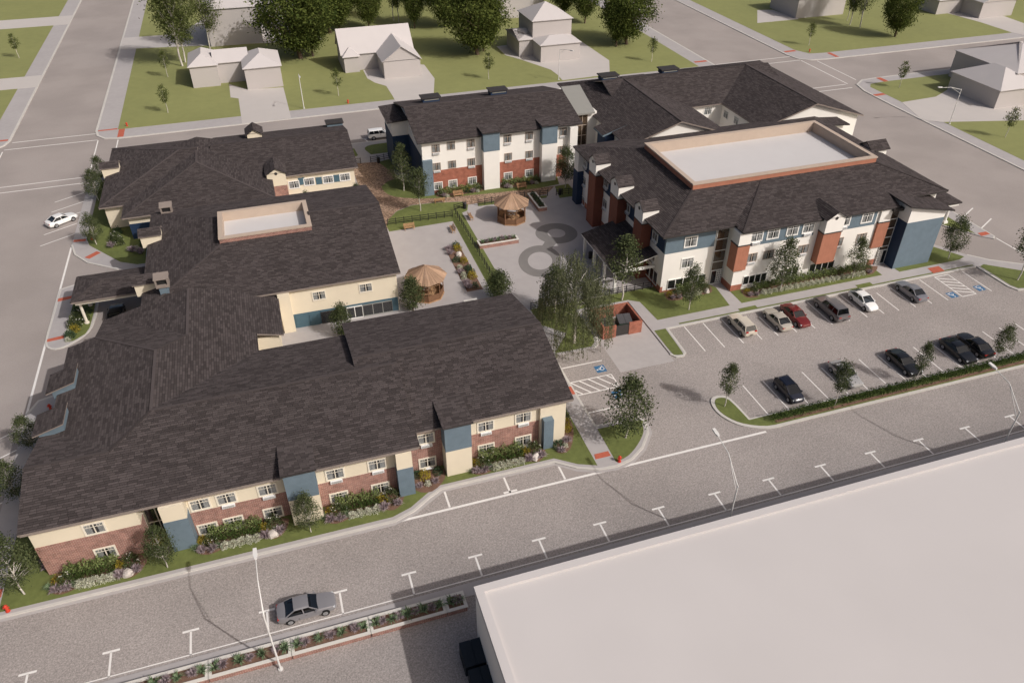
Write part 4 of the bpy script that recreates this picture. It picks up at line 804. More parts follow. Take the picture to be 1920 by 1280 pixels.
def tree_template(kind, seed):
    global rng
    rng = np.random.default_rng(seed); segs = []
    if kind == 'round':
        H, nc, per, cr, ls = 6.5, 105, 42, .34, .18; cl = crown_clusters(nc, 1.7, 6.45, 1.85, .42); lm, tm = 'leaf_mid', 'bark_white'; tr = (.09, .03)
    elif kind == 'slim':
        H, nc, per, cr, ls = 7, 70, 38, .3, .18; cl = crown_clusters(nc, 2.7, 6.95, 1.2, .25); lm, tm = 'leaf_mid', 'bark_white'; tr = (.08, .025)
    elif kind == 'young':
        H, nc, per, cr, ls = 5, 34, 24, .24, .2; cl = crown_clusters(nc, 2.1, 4.9, .8, .2); lm, tm = 'leaf_birch', 'bark_white'; tr = (.06, .02)
    elif kind == 'dense':
        H, nc, per, cr, ls = 15, 190, 80, .95, .42; cl = crown_clusters(nc, 2.8, 14.6, 5.4, .12, .66); lm, tm = 'leaf_dark', 'bark'; tr = (.38, .1)
    elif kind == 'tall':
        H, nc, per, cr, ls = 17, 120, 42, .9, .38; cl = np.concatenate([crown_clusters(60, 5, 16.5, 2.6, .1, .5, (-1.2,0), (-1.0,.4)), crown_clusters(60, 5.5, 16.8, 2.4, .1, .5, (1.1,.3), (.8,-.2))]); lm, tm = 'leaf_birch', 'bark_white'; tr = (.2, .05)
    elif kind == 'shrub':
        H, nc, per, cr, ls = 4.6, 90, 46, .3, .17; cl = crown_clusters(nc, .6, 4.5, 1.15, .15); lm, tm = 'leaf_mid', 'bark'; tr = (.08, .02)
    P = [Vector((0,0,0))]; k = 7; top = H*(.82 if kind != 'dense' else .7)
    for i in range(1, k+1): P.append(Vector((math.sin(i*1.3+seed)*.012*H, math.cos(i*.9+seed)*.012*H, top*i/k)))
    for i in range(k): segs.append((P[i], P[i+1], tr[0]+(tr[1]-tr[0])*i/k, tr[0]+(tr[1]-tr[0])*(i+1)/k, 9 if kind == 'dense' else 7))
    step = {'round':2,'slim':2,'young':2,'dense':5,'tall':3,'shrub':3}[kind]
    for c in cl[::step]:
        c = Vector(c); zt = max(.18*H, min(top*.97, c.z-abs(c.xy.length)*(.75 if kind != 'tall' else 1.6))); j = min(k-1, int(zt/top*k)); f = zt/top*k-j; s = P[j].lerp(P[j+1], f)
        mid = s.lerp(c, .55)+Vector((0,0,.05*H*.3)); r = tr[0]*.42*(1-.6*zt/H)
        segs.append((s, mid, r, r*.6, 5)); segs.append((mid, c, r*.6, r*.15, 4))
    cen = np.concatenate([c+rng.normal(size=(per,3))*cr*np.array([1,1,.8]) for c in cl])
    return limb_mesh(segs, tm, 'trunk'), quads_mesh('crown', leaves(cen, ls), lm), H
def willow_template(H):
    global rng
    rng = np.random.default_rng(5); segs = []; Q = []
    P = [Vector((.0,0,0)), Vector((.1,.05,H*.2)), Vector((.0,.1,H*.38)), Vector((-.15,.1,H*.6)), Vector((-.2,.1,H*.82))]
    for i in range(4): segs.append((P[i], P[i+1], .2-.045*i, .2-.045*(i+1), 9))
    Rm = H*.345; cc = [(rng.random()*6.283, math.sqrt(rng.random())) for _ in range(52)]
    for b in range(26):
        a = rng.random()*2*math.pi; zt = H*(.26+.4*rng.random()); L_ = Rm*(.4+.35*rng.random()); s = Vector((0,.08,zt)); e = Vector((math.cos(a)*L_, math.sin(a)*L_, min(H*.9, zt+L_*.5)))
        m_ = s.lerp(e,.55)+Vector((0,0,.2)); segs.append((s, m_, .05, .03, 5)); segs.append((m_, e, .03, .01, 4))
    for w_ in range(980):
        ca, cr_ = cc[w_ % 52]; a = ca+rng.normal()*.16/(cr_+.25); rr = max(0,Rm*(cr_+rng.normal()*.07)); k = min(1, rr/Rm); hk = .84+.3*math.sin(ca*7.3+cr_*9)*.5
        z0_ = H*(.42+.56*math.sqrt(max(0,1-k*k)))*(.85+.15*rng.random())*hk; drop = min(z0_-.7, H*(.12+.26*rng.random()*(.5+k))); n = max(3, int(drop*6)); sw = rng.normal(size=2)*.12
        for j in range(n): Q.append((math.cos(a)*rr+sw[0]*j/n+rng.normal()*.05, math.sin(a)*rr+sw[1]*j/n+rng.normal()*.05, z0_-drop*j/n))
    return limb_mesh(segs, 'bark_white', 'trunk'), quads_mesh('crown', leaves(np.array(Q), .3, 0, .28, .7), 'leaf_grey'), H
TPL = {k: [tree_template(k, s) for s in seeds] for k, seeds in {'round':(3,14,25),'slim':(4,17),'young':(6,8,9),'dense':(12,13,15),'tall':(21,22),'shrub':(31,32)}.items()}
def tree(name, kind, p, h, label, group=None, var=None, wide=1.0, rz=None, bark=None):
    tm, cm, H = TPL[kind][random.randrange(len(TPL[kind])) if var is None else var]
    r = empty(name, p, label, 'tree', group); r.rotation_euler = (0,0,random.random()*6.28 if rz is None else rz); s = h/H; r.scale = (s*wide, s*wide, s)
    for n_, me in (('trunk', tm), ('crown', cm)):
        o = bpy.data.objects.new(n_, me); COL.objects.link(o); o.parent = r
    return r
def treepx(name, kind, base, top, label, z0=SW, **k):
    g = G(*base, z0); return tree(name, kind, g, hgt(*base, top[1], z0), label, **k)
treepx('street_tree','round',(46,1113),(10,1008),'leaning white-barked tree on the corner lawn at the left edge', wide=.85, var=0)
treepx('street_tree','round',t6(1437,745),t6(1350,410),'small leafy tree before the glass entrance of the near building', var=1, wide=.82)
treepx('street_tree','round',t7(838,808),t7(770,495),'small leafy tree before the blue and cream bay of the near building', var=2, wide=.8)
treepx('street_tree','round',w3(567,940),w3(625,475),'full rounded tree on the kerbed lawn island by the fire hydrant', var=0, wide=1.0)
treepx('street_tree','round',n5(487,1070),n5(580,630),'small tree at the rust-based corner left of the car park entrance door', var=1, wide=.8)
treepx('street_tree','round',n5(1395,885),n5(1460,380),'tall tree before the white wall left of the rust bay', var=2, wide=.82)
treepx('street_tree','round',n6(520,1075),n6(600,685),'tree right of the rust bay beside the stair tower entrance', var=0, wide=.8)
treepx('street_tree','round',n6(1480,880),n6(1610,460),'tree on the lawn right of the blue stair tower', var=1, wide=.85)
treepx('car_park_tree','slim',w3(1358,690),w3(1430,362),'slender white-barked tree on the rounded tip of the hedge island', var=0, wide=.95)
treepx('car_park_tree','slim',h8(1055,1020),h8(1215,495),'slender tree in the hedge before the silver car', var=1, wide=.85)
treepx('car_park_tree','slim',h7(825,1270),h7(930,878),'slender tree in the hedge before the lone black coupe', var=0, wide=.85)
treepx('car_park_tree','slim',h7(1610,1100),h7(1790,690),'slender tree in the hedge beside the pair of black cars', var=1, wide=.9)
treepx('car_park_tree','slim',h5(1070,900),h5(1115,440),'slender tree on the lawn at the right edge of the picture', var=0, wide=1.0)
treepx('birch_tree','round',w5(687,690),w5(655,155),'dark birch on the lawn beside the navy end wall', var=2, wide=.82)
treepx('birch_tree','slim',w5(887,930),w5(840,415),'white-trunked birch on the lawn inside the bark path', var=1, wide=1.15)
treepx('birch_tree','round',n1(1645,1060),n1(1650,715),'birch before the right-hand bay of the white building', var=1, wide=.85)
treepx('birch_tree','slim',w2(915,700),w2(940,135),'white-trunked birch beside the shingled courtyard canopy', var=0, wide=1.25)
treepx('birch_tree','slim',w2(292,820),w2(290,380),'small tree at the left side of the weeping willow', var=1, wide=1.2)
wb = w2(475,1095); wh = hgt(*wb, w2(430,215)[1]); wt, wc, wH = willow_template(wh)
wl = empty('willow_tree', G(*wb, SW), 'large weeping willow on the lawn beside the bin store', 'tree')
for n_, me in (('trunk', wt), ('crown', wc)):
    o = bpy.data.objects.new(n_, me); COL.objects.link(o); o.parent = wl
tree('courtyard_tree','shrub',G(935,562,SW),4.3,'bushy tree at the near end of the courtyard fence',var=0,wide=1.35)
tree('courtyard_tree','shrub',(4.0,80.4,SW),4.6,'clipped upright tree left of the glazed courtyard doors',var=1,wide=.95)
tree('courtyard_tree','shrub',(13.4,83.2,SW),4.9,'clipped upright tree beside the nearer gazebo',var=0,wide=1.05)
tree('courtyard_tree','shrub',(3.4,115.5,SW),3.6,'small tree in the narrow court beside the gabled bay',var=1,wide=.8)
tree('courtyard_tree','shrub',(11.4,116.2,SW),3.4,'small tree in the narrow court at the eave end',var=0,wide=.8)
for (q,h_,lab,v) in ((G(*w1(1090,480),2.0),4.6,'tree by the west wall just below the first cream dormer',0),(G(*w1(1045,700),1.6),5.2,'larger tree on the west lawn beside the angled parking bays',2),(G(*w1(1055,1270),SW),5.0,'tree beside the white parked car and red hydrant',1),
                   (G(*t1(215,800),2.0),4.6,'dark tree by the west wall below the lower shed bay',0),(G(*t1(95,1170),2.0),5.0,'dark tree by the west gable of the near wing',2)):
    tree('street_tree','round',(q.x,q.y,SW),h_,lab,var=v,wide=.95)
YG = 'young street trees on the far lawns'
for base, top, lab in ((z1(108,325),z1(70,188),'young birch on the far lawn across the left street'),(z1(938,432),z1(910,288),'young birch nearest the hip-roofed white house'),(z1(938,630),z1(905,473),'young birch on the corner lawn above the red hydrant'),(z1(1890,535),z1(1865,388),'young birch between the first and second white houses'),
                       (h3(258,680),h3(265,450),'young birch left of the tall far lamp post'),(h3(1652,530),h3(1680,318),'young birch on the lawn beside the far right road'),(h4(368,328),h4(400,162),'young birch on the far corner lawn above a red hydrant'),(h4(1020,632),h4(1065,442),'young birch on the rounded corner lawn at right'),(h4(1783,990),h4(1850,772),'young birch on the lawn near the right edge below the lamp post')):
    treepx('young_birch','young',base,top,lab,group=YG,wide=1.0)
for k,(b_,h_,kd,lab,wd) in enumerate(((h1(315,628),20,'tall','tall white-stemmed birch left of the hip-roofed house',1.0),(h1(342,592),19,'tall','tall birch just behind the hip-roofed house',.9),(h1(575,462),18,'tall','tall birch before the shaded far house wall',.9),
      (h1(1435,556),19,'dense','huge dark tree between the first and second white houses',1.2),(h1(1552,536),14,'dense','dark tree with pale trunk left of the second white house',.8),(h2(120,400),17,'dense','dark tree behind the left end of the second white house',1.05),(h2(232,372),13,'dense','dark tree behind the roof of the second white house',.8),(h2(590,352),14,'dense','dark narrow tree behind the second house ridge',.7),
      (h2(885,252),15,'tall','bare-stemmed tree in the far middle of the park',.7),(h2(945,275),16,'tall','second bare-stemmed tree in the far middle of the park',.7),(h2(1135,342),13,'dense','narrow dark tree right of the bare stems',.55),(h2(1505,330),15,'dense','dark tree left of the third white house',.95),
      (h3(160,470),17,'dense','huge dark tree nearest the third white house',1.15),(h3(215,440),13,'dense','dark tree close behind the huge one by the third house',.8),(h3(1352,400),13,'dense','white-trunked dark tree right of the third white house',.7),(h3(1437,382),15.5,'dense','broad dark tree beside the far right road',1.1),(h3(1080,202),13,'dense','white-trunked tree behind the third white house',.7),(h3(900,150),13,'dense','dark tree at the back of the third white house',.8),
      (h4(990,266),14,'dense','round dark tree on the far right corner lawn',.8),(h4(665,182),15,'tall','birch with leaning stem on the far right lawn',.8),(h4(738,202),16,'tall','forked birch nearest the round dark tree on the right',.8),(h4(645,150),15,'tall','rearmost birch on the far right lawn',.6),(h2(330,170),18,'dense','dark tree at the top edge behind the second house',.9),(h2(700,-30),15,'dense','dark tree at the top edge of the park',.9),(h2(1650,60),16,'dense','dark tree at the top edge left of the third house',1.0),(h2(1250,-60),15,'dense','far dark tree at the top edge in the park middle',.9),(h1(1850,60),18,'dense','dark tree at the top edge beside the huge one',.9))):
    tree('park_tree',kd,G(*b_,SW),h_,lab,group='large trees of the far lawns',var=k%len(TPL[kd]),wide=wd)
# ---- shrubs: local templates, base at z = 0
def blob(n, rx, ry, rz, size, m, flat=0, z0=0.0, aspect=.6):
    d_ = rng.normal(size=(n,3)); d_ /= np.linalg.norm(d_,axis=1,keepdims=True); d_[:,2] = np.abs(d_[:,2]); q = d_*(.55+.45*rng.random((n,1))**.5)*(1+.16*np.sin(d_[:,:1]*7+d_[:,1:2]*5))
    return quads_mesh('foliage', leaves(q*np.array([rx,ry,rz])+np.array([0,0,z0]), size, flat, aspect), m)
def tuft(n, r, h, m, wd=.05, spread=.6, segs=2):
    Q = []
    for _ in range(n):
        a = rng.random()*6.283; b = rng.random()**.6*spread; x, y = math.cos(a), math.sin(a); L_ = h*(.7+.5*rng.random()); px, py = -y*wd/2, x*wd/2; s = rng.random()*r*.25
        p0 = (x*s,y*s,0); p1 = (x*(s+L_*b*.6),y*(s+L_*b*.6),L_*(1-b*.45)*.75); p2 = (x*(s+L_*b*1.15),y*(s+L_*b*1.15),L_*(1-b*.75))
        Q.append(((p0[0]-px,p0[1]-py,0),(p0[0]+px,p0[1]+py,0),(p1[0]+px,p1[1]+py,p1[2]),(p1[0]-px,p1[1]-py,p1[2])))
        Q.append(((p1[0]-px,p1[1]-py,p1[2]),(p1[0]+px,p1[1]+py,p1[2]),(p2[0]+px*.1,p2[1]+py*.1,p2[2]),(p2[0]-px*.1,p2[1]-py*.1,p2[2])))
    return quads_mesh('foliage', np.array(Q), m)
SH = {'white':[blob(520,.42,.42,.55,.10,'leaf_white') for _ in range(2)], 'yellow':[blob(420,.6,.6,.95,.13,'leaf_yellow') for _ in range(2)], 'rose':[blob(620,.85,.8,1.25,.15,'leaf_mid') for _ in range(2)], 'lavender':[tuft(120,.5,.62,'leaf_lavender',.05,.7) for _ in range(2)],
      'green':[blob(420,.6,.6,.85,.13,'leaf_blue') for _ in range(2)], 'yucca':[tuft(46,.5,.72,'leaf_yucca',.07,.8) for _ in range(3)], 'grass':[tuft(70,.5,.85,'leaf_yucca',.045,.75) for _ in range(2)]}
rose_bl = quads_mesh('blossoms', leaves((lambda d_: d_/np.linalg.norm(d_,axis=1,keepdims=True)*np.array([.86,.82,1.25])*np.array([1,1,1]))(np.abs(rng.normal(size=(26,3)))*np.array([1,1,1])*np.where(rng.random((26,3))<.5,-1,1)*np.array([1,1,0])+np.abs(rng.normal(size=(26,3)))*np.array([0,0,1])), .14, .3, .9), 'blossom')
NM = {'white':'white_flower_shrub','yellow':'yellow_shrub','rose':'rose_shrub','lavender':'lavender_clump','green':'evergreen_shrub','yucca':'yucca_plant','grass':'ornamental_grass'}
WD = {'white':'round white-flowering shrub','yellow':'golden-leaved shrub','rose':'dark rose shrub','lavender':'mauve lavender clump','green':'dark green shrub','yucca':'spiky yucca plant','grass':'arching grass tuft'}
ORD = ['first','second','third','fourth','fifth','sixth','seventh','eighth','ninth','tenth','eleventh','twelfth','thirteenth','fourteenth','fifteenth','sixteenth','seventeenth','eighteenth','nineteenth','twentieth']
def shrub(kind, p, s, label, group=None, z=SW+.02):
    me = SH[kind][random.randrange(len(SH[kind]))]
    if kind in ('rose',):
        r = empty(NM[kind], (p[0],p[1],z), label, 'shrub', group); r.scale = (s,)*3; r.rotation_euler = (0,0,random.random()*6.28)
        for n_, m_ in (('foliage', me), ('blossoms', rose_bl)):
            o = bpy.data.objects.new(n_, m_); COL.objects.link(o); o.parent = r
        return r
    o = bpy.data.objects.new(NM[kind], me); COL.objects.link(o); o.location = (p[0],p[1],z); o.scale = (s*random.uniform(.92,1.08),s*random.uniform(.92,1.08),s); o.rotation_euler = (0,0,random.random()*6.28)
    return tag(o, label, 'shrub', group)
def shrubs(kind, pts, where, s=1.0, group=None, way='from left', z=SW+.02):
    for k, p in enumerate(pts): shrub(kind, p, s*random.uniform(.9,1.1), (f"{ORD[k]} {WD[kind]} {way} {where}" if len(pts) > 1 else f"{WD[kind]} {where}"), group or f"{NM[kind].replace('_',' ')}s {where}", z)
def line(a, b, n): return [(a[0]+(b[0]-a[0])*k/max(1,n-1), a[1]+(b[1]-a[1])*k/max(1,n-1)) for k in range(n)]
def hedge_block(name, a, b, dep, h, m, label, cat='hedge', dens=210, z=SW, size=.14, parent=None, kind=None):
    """clipped hedge: leaf faces through a box volume between two ground points"""
    a = Vector(a); b = Vector(b); L_ = (b-a).length; d_ = (b-a).normalized(); nn = Vector((-d_.y,d_.x)); n = int(L_*dens*max(.35,dep)*max(.6,h)); u = rng.random(n)*L_; v = (rng.random(n)-.5)*dep; zz = rng.random(n)**.55*h
    lump = 1+.14*np.sin(u*5.2)+.08*np.sin(u*11.3+v*6); c = np.stack([d_.x*u+nn.x*v*lump, d_.y*u+nn.y*v*lump, zz*lump],1)
    me = quads_mesh('foliage', leaves(c, size), m); r = empty(name, (a.x,a.y,z), label, cat)
    o = bpy.data.objects.new('foliage', me); COL.objects.link(o); o.parent = r
    q = MB()
    for k in range(max(1,int(L_/1.2))): 
        p = d_*(k+.5)*1.2; q.tube((p.x,p.y,0),(p.x,p.y,h*.6),.03,.015,5)
    q.build('stems','bark').parent = r
    return r
def boulder(p, s, label, z=SW):
    bm = bmesh.new(); bmesh.ops.create_icosphere(bm, subdivisions=2, radius=1)
    for v in bm.verts: v.co *= 1+.22*math.sin(v.co.x*3.1+p[0])*math.cos(v.co.y*2.7)+random.uniform(-.07,.07); v.co.x *= .6*s; v.co.y *= .5*s; v.co.z = max(-.15,v.co.z)*.75*s
    me = bpy.data.meshes.new('boulder'); bm.to_mesh(me); bm.free(); me.materials.append(MATS['stone']); o = bpy.data.objects.new('boulder', me); COL.objects.link(o); o.location = (p[0],p[1],z+.1); o.rotation_euler = (.2,.3,p[0]); return tag(o, label, 'boulder')
def soil(pts): return struct(MB().prism(arc(pts+[pts[0]],3)[:-1], SW-.02, SW+.024).build('planting_bed','soil'))
def front_bed(x0, x1, yw, where, flip=False, nw=5, rock=True):
    """bed along the street wall: light groundcover hedge, darker hedge, white balls, shrubs at both ends"""
    y = yw-.55; W_ = x1-x0
    soil([(x0-.2,yw-.1),(x0-.6,yw-1.6),(x0+.6,yw-2.5),(x0+W_*.4,yw-2.0),(x1-1.6,yw-2.1),(x1-.4,yw-2.5),(x1+.6,yw-1.7),(x1+.3,yw-.1)])
    hedge_block('flowering_hedge',(x0+.8,yw-.6),(x1-1.4,yw-.62),.95,1.15,'leaf_cover','light green clipped hedge against the wall '+where,dens=330,size=.16)
    hedge_block('low_hedge',(x0+1.2,yw-1.25),(x1-1.5,yw-1.4),.7,.8,'leaf_hedge','low dark green hedge before the light one '+where,dens=420,size=.14)
    shrubs('white', line((x0+2.1,yw-2.05),(x1-2.0,yw-2.05),nw), where, 1.12)
    shrubs('yellow',[(x0+.25,yw-1.1),(x1-1.25,yw-1.2)],where,.95); shrubs('rose',[(x0+.9,yw-1.4),(x1-.4,yw-1.0)],where,1.05)
    shrubs('lavender',[(x0+.1,yw-2.05),(x0+1.0,yw-2.15),(x1-1.25,yw-2.1),(x1+.1,yw-1.95)],where,1.25); shrubs('grass',[(x0-.45,yw-1.6),(x0+1.5,yw-1.95)],where,.8)
    if rock: boulder((x1-.62,yw-2.05),.85,'pale rock among lavender '+where)
front_bed(-24.9,-18.4,52.7,'at the left end of the near building')
front_bed(-12.9,-6.0,53.2,'right of the near glass entrance')
front_bed(-1.4,5.0,53.2,'right of the first blue bay',nw=4,rock=False)
front_bed(13.3,20.2,55.0,'right of the second blue bay')
W_ = 'left of the second blue bay'; soil([(7.2,54.8),(7.1,52.5),(8.6,51.9),(10.2,53.2),(10.2,54.8)])
shrubs('yellow',[(8.3,53.9)],W_,.95); shrubs('white',[(8.4,52.9)],W_,.85); shrubs('lavender',[(7.5,52.8),(9.2,52.9)],W_); shrubs('green',[(9.7,54.1),(7.6,54.4)],W_,.9)
W_ = 'at the right corner of the near building'; soil([(22.1,54.3),(22.2,53.0),(23.6,53.2),(25.1,56.2),(25.0,59.2),(23.6,59.2)])
shrubs('green',[(22.5,53.9)],W_,.9); shrubs('white',[(23.2,53.7)],W_,.8); shrubs('lavender',[(22.6,53.1),(23.6,54.3)],W_,1.1); shrubs('yellow',[(24.3,55.9),(24.4,56.9)],W_,.85); shrubs('rose',[(24.4,57.8),(24.3,58.9)],W_,1.05)
W_ = 'by the near glass entrance'; shrubs('yellow',[(-16.4,53.4)],W_,1.1); shrubs('white',[(-16.2,52.6),(-15.8,53.2)],W_,.75); shrubs('lavender',[(-15.5,52.3)],W_)
shrubs('lavender',[(-26.2,54.3),(-25.9,53.5)],'at the foot of the west brick corner',1.0)
# car park side beds
def side_bed(x0,x1,yw,where,nw,hb=True):
    soil([(x0,yw-.1),(x0-.2,yw-1.9),(x0+1.6,yw-2.3),(x0+2.2,yw-1.5),(x1-2,yw-1.5),(x1-1.2,yw-2.1),(x1+.4,yw-1.8),(x1+.3,yw-.1)])
    hedge_block('flowering_hedge',(x0+1.6,yw-.7),(x1-1.0,yw-.7),1.0,1.1,'leaf_cover','clipped hedge against the white wall '+where,dens=330,size=.16)
    shrubs('white', line((x0+2.6,yw-1.75),(x1-1.6,yw-1.75),nw), where, 1.0)
    shrubs('yellow',[(x0+.4,yw-1.0)],where,.85); shrubs('rose',[(x0+1.3,yw-1.2),(x1-.3,yw-1.0)],where,.85); shrubs('lavender',[(x0+.5,yw-1.8),(x0+1.4,yw-1.9),(x1-.5,yw-1.8)],where,.9)
side_bed(46.4,52.4,77.1,'left of the car park entrance',5); side_bed(56.6,76.6,74.5,'right of the car park entrance',20)
boulder((51.9,75.2),.7,'pale rock in the bed left of the car park entrance')
# hedge of the car park island
for a,b,lab in (((45.7,50.45),(53.9,50.45),'dark hedge section at the rounded end of the car park island'),((54.6,50.5),(65.0,50.5),'dark hedge section between the silver car and the lone black coupe'),((65.4,50.55),(76.3,50.55),'dark hedge section before the pair of black cars'),((76.7,50.6),(92,50.6),'dark hedge section running out at the right edge')): hedge_block('car_park_hedge',a,b,.85,1.0,'leaf_hedge',lab,dens=360,size=.14)
# north building beds and courtyard bed
for x0,x1,where in ((24.6,31.6,'under the white building\'s left windows'),(35.6,42.0,'under the white building\'s middle windows')):
    soil([(x0-.2,115.8),(x0,114.4),(x1,114.4),(x1+.3,115.8)]); hedge_block('flowering_hedge',(x0,115.2),(x1,115.2),1.0,1.1,'leaf_cover','flowering hedge '+where,dens=220,size=.18)
    shrubs('lavender',[(x0+.6,114.3),(x1-1.4,114.4)],where,1.2); shrubs('white',[(x0+1.2,114.2),(x1-.6,114.4)],where,.8); shrubs('green',[(x0+2.8,114.5),(x1-2.2,114.6)],where,.75); shrubs('yellow',[(x1-1.8,115.0)],where,.8); shrubs('rose',[(x0+.3,115.0),(x1-.2,115.1)],where,.8)
struct(MB().box(21.3,23.5,85.4,98.0,SW-.02,SW+.05).build('planting_bed','soil')); cb = 'in the long courtyard flower bed'
shrubs('yellow',[(22.9,96.6),(22.9,93.0),(22.9,88.6)],cb,1.15,way='from far end'); shrubs('green',[(22.9,97.6),(22.0,93.6),(23.0,91.0),(23.0,90.0),(22.6,86.2)],cb,1.0,way='from far end'); shrubs('white',[(21.9,91.6),(21.9,89.6),(21.8,88.7)],cb,1.1,way='from far end'); shrubs('lavender',[(21.7,97.0),(21.6,95.8),(21.7,90.2),(21.7,87.2),(21.7,86.2)],cb,1.4,way='from far end')
boulder((22.7,95.0),.8,'pale rock in the long courtyard flower bed')
# west side beds
W_ = 'beneath the entrance canopy island'; shrubs('rose',[(-28.0,92.9),(-27.6,94.2)],W_,1.2); shrubs('yellow',[(-27.9,91.8)],W_,1.1); shrubs('green',[(-28.3,90.6),(-26.9,95.8),(-28.2,96.3)],W_,1.1); shrubs('white',[(-28.6,91.8),(-28.5,89.9),(-28.6,95.2)],W_,.9)
W_ = 'on the west lawn below the navy wall'; shrubs('rose',[(-24.6,113.9),(-25.0,115.4)],W_,1.1); shrubs('lavender',[(-25.4,113.2),(-22.4,110.9),(-21.2,109.9)],W_,1.5); shrubs('white',[(-22.6,111.3),(-21.9,111.6)],W_,1.0); shrubs('green',[(-20.8,112.0),(-24.9,117.4)],W_,1.3)
# ------------------------------------------------------------------ car park island
isl_pts = arc([(43.9,51.55),(43.6,55.2),(42.4,56.0),(41.4,55.6),(41.0,54.0),(41.4,52.3),(42.6,50.7),(45.0,49.55),(47.5,49.5)],3)+[(96,49.6),(96,51.6)]
slab('traffic_island', isl_pts, 'kerb'); lawn(arc([(43.65,51.35),(43.35,54.9),(42.4,55.6),(41.7,55.2),(41.35,54.0),(41.7,52.5),(42.8,51.05),(45.0,49.95),(47.5,49.85)],3)+[(96,49.9),(96,51.35)], SW+.03)
struct(MB().box(46.2,95,50.02,50.42,SW,SW+.05).build('planting_bed','soil'))
# ------------------------------------------------------------------ cars
def car_parts(spec):
    """local: +x forward, z up, centre at the origin on the ground; returns list of (name, mesh, children)"""
    Ln, Wd, H, kind = spec['L'], spec['W'], spec['H'], spec['kind']; hw = Wd/2; hood = spec['hood']; belt = spec['belt']; f = Ln/2
    st = spec['stations']                       # (x, z_low, half-width factor, z_top of the lower body)
    mb = MB(); rings = []
    for x, zl, wf, zt in st:
        w_ = hw*wf; sh = max(zl+.2, zt-.12)
        half = [(0,zl),(w_*.86,zl),(w_*.985,zl+.12),(w_,zl+(sh-zl)*.55),(w_*.965,sh),(w_*.86,zt-.015),(w_*.45,zt+.012),(0,zt+.02)]
        rings.append([(x,y,z) for y,z in half]+[(x,-y,z) for y,z in half[-2:0:-1]])
    n = len(rings[0]); i0 = 0
    for r in rings: mb.v += r
    for k in range(len(rings)-1):
        for j in range(n):
            a = k*n+j; b = k*n+(j+1)%n; mb.f.append([a,b,b+n,a+n]); mb.m.append(0)
    mb.f.append(list(range(n))); mb.m.append(0); mb.f.append([len(rings)*n-1-j for j in range(n)]); mb.m.append(0)
    body = _mesh2(mb,'body',[spec['paint']],True)
    wf0, wf1, r1, r0 = spec['cab']              # windscreen base, roof front, roof rear, rear window base (x)
    bw, tw = hw*.93, hw*.74; zb = belt-.03; zr = H
    gl = MB(); C8 = [(wf0,bw*.93,hood+.0),(wf1,tw,zr-.035),(r1,tw,zr-.035),(r0,bw*.93,spec['deck'])]
    P = lambda x,y,z: (x,y,z)
    def quad(a,b,c,d_): gl.face([a,b,c,d_])
    L4 = [P(*q) for q in C8]; R4 = [P(q[0],-q[1],q[2]) for q in C8]
    fl = [(wf0,bw,zb),(wf1,bw*.97,zb+.02)]; 
    quad(L4[0],R4[0],R4[1],L4[1]); quad(L4[2],R4[2],R4[3],L4[3])
    for s in (1,-1):
        q = [(wf0-.05,s*bw,belt-.02),(wf1,s*tw*1.01,zr-.05),(r1,s*tw*1.01,zr-.05),(r0+.08,s*bw,belt-.02)]; gl.face(q if s < 0 else q[::-1])
    glass = _mesh2(gl,'windows',['car_glass'])
    inn = MB().box(min(r0,r1)+.25,wf0-.55,-hw*.72,hw*.72,.35,belt+.05); inn.box(r1+.1,r1+.5,-hw*.6,hw*.6,belt,belt+.28); inn.box(wf1-.75,wf1-.4,-hw*.55,-hw*.15,belt,belt+.3); inn.box(wf1-.75,wf1-.4,hw*.15,hw*.55,belt,belt+.3)
    seats = _mesh2(inn,'seats',['seat'])
    rf = MB(); m_ = 6; rr = []
    for k in range(m_+1):
        x = wf1+.04+(r1-.04-wf1-.04)*k/m_; cz = zr-.0*k+.03*math.sin(math.pi*k/m_); rr.append([(x,-tw-.03,zr-.06),(x,-tw*.86,cz-.004),(x,-tw*.3,cz+.018),(x,tw*.3,cz+.018),(x,tw*.86,cz-.004),(x,tw+.03,zr-.06)])
    for k in range(m_):
        for j in range(5): rf.face([rr[k][j],rr[k+1][j],rr[k+1][j+1],rr[k][j+1]])
    for s in (1,-1):
        for a,b in (((wf0,s*bw*.96,hood-.01),(wf1,s*(tw+.005),zr-.04)),((r0,s*bw*.96,spec['deck']-.01),(r1,s*(tw+.005),zr-.04))): rf.bar(a,b,.07,.07)
        for xm in spec['pillars']: rf.bar((xm,s*bw*1.0,belt-.03),(xm-.08,s*(tw+.01),zr-.05),.08,.05)
        rf.bar((wf0-.1,s*bw*1.0,belt-.02),(r0+.1,s*bw*1.0,belt-.02),.05,.05)
    roof_ = _mesh2(rf,'roof',[spec['paint']],False)
    return body, glass, seats, roof_
def _mesh2(mb, name, mats, smooth=False):
    o = mb.build(name, mats, smooth=smooth); me = o.data; bpy.data.objects.remove(o)
    if smooth:
        try: me.set_sharp_from_angle(angle=R_(38))
        except Exception: pass
    return me
_wh = MB(); _wh.tube((0,-.1,0),(0,.1,0),.325,n=20); WHEEL = _mesh2(_wh,'wheel',['tyre'])
_rm = MB(); _rm.tube((0,-.112,0),(0,-.1,0),.215,n=18); 
for k in range(5): _rm.bar((0,-.118,0),(.19*math.cos(k*1.2566),-.118,.19*math.sin(k*1.2566)),.05,.02)
RIM = _mesh2(_rm,'rim',['rim']); _ar = MB(); _ar.tube((0,-.02,0),(0,.04,0),.385,n=20); ARCH = _mesh2(_ar,'wheel_well_dark',['tyre'])  # black disc behind each wheel paints the shade of the wheel well
def bx(x0,x1,y0,y1,za_,zb_,m,name): return _mesh2(MB().box(x0,x1,y0,y1,za_,zb_),name,[m])
CARN = 0
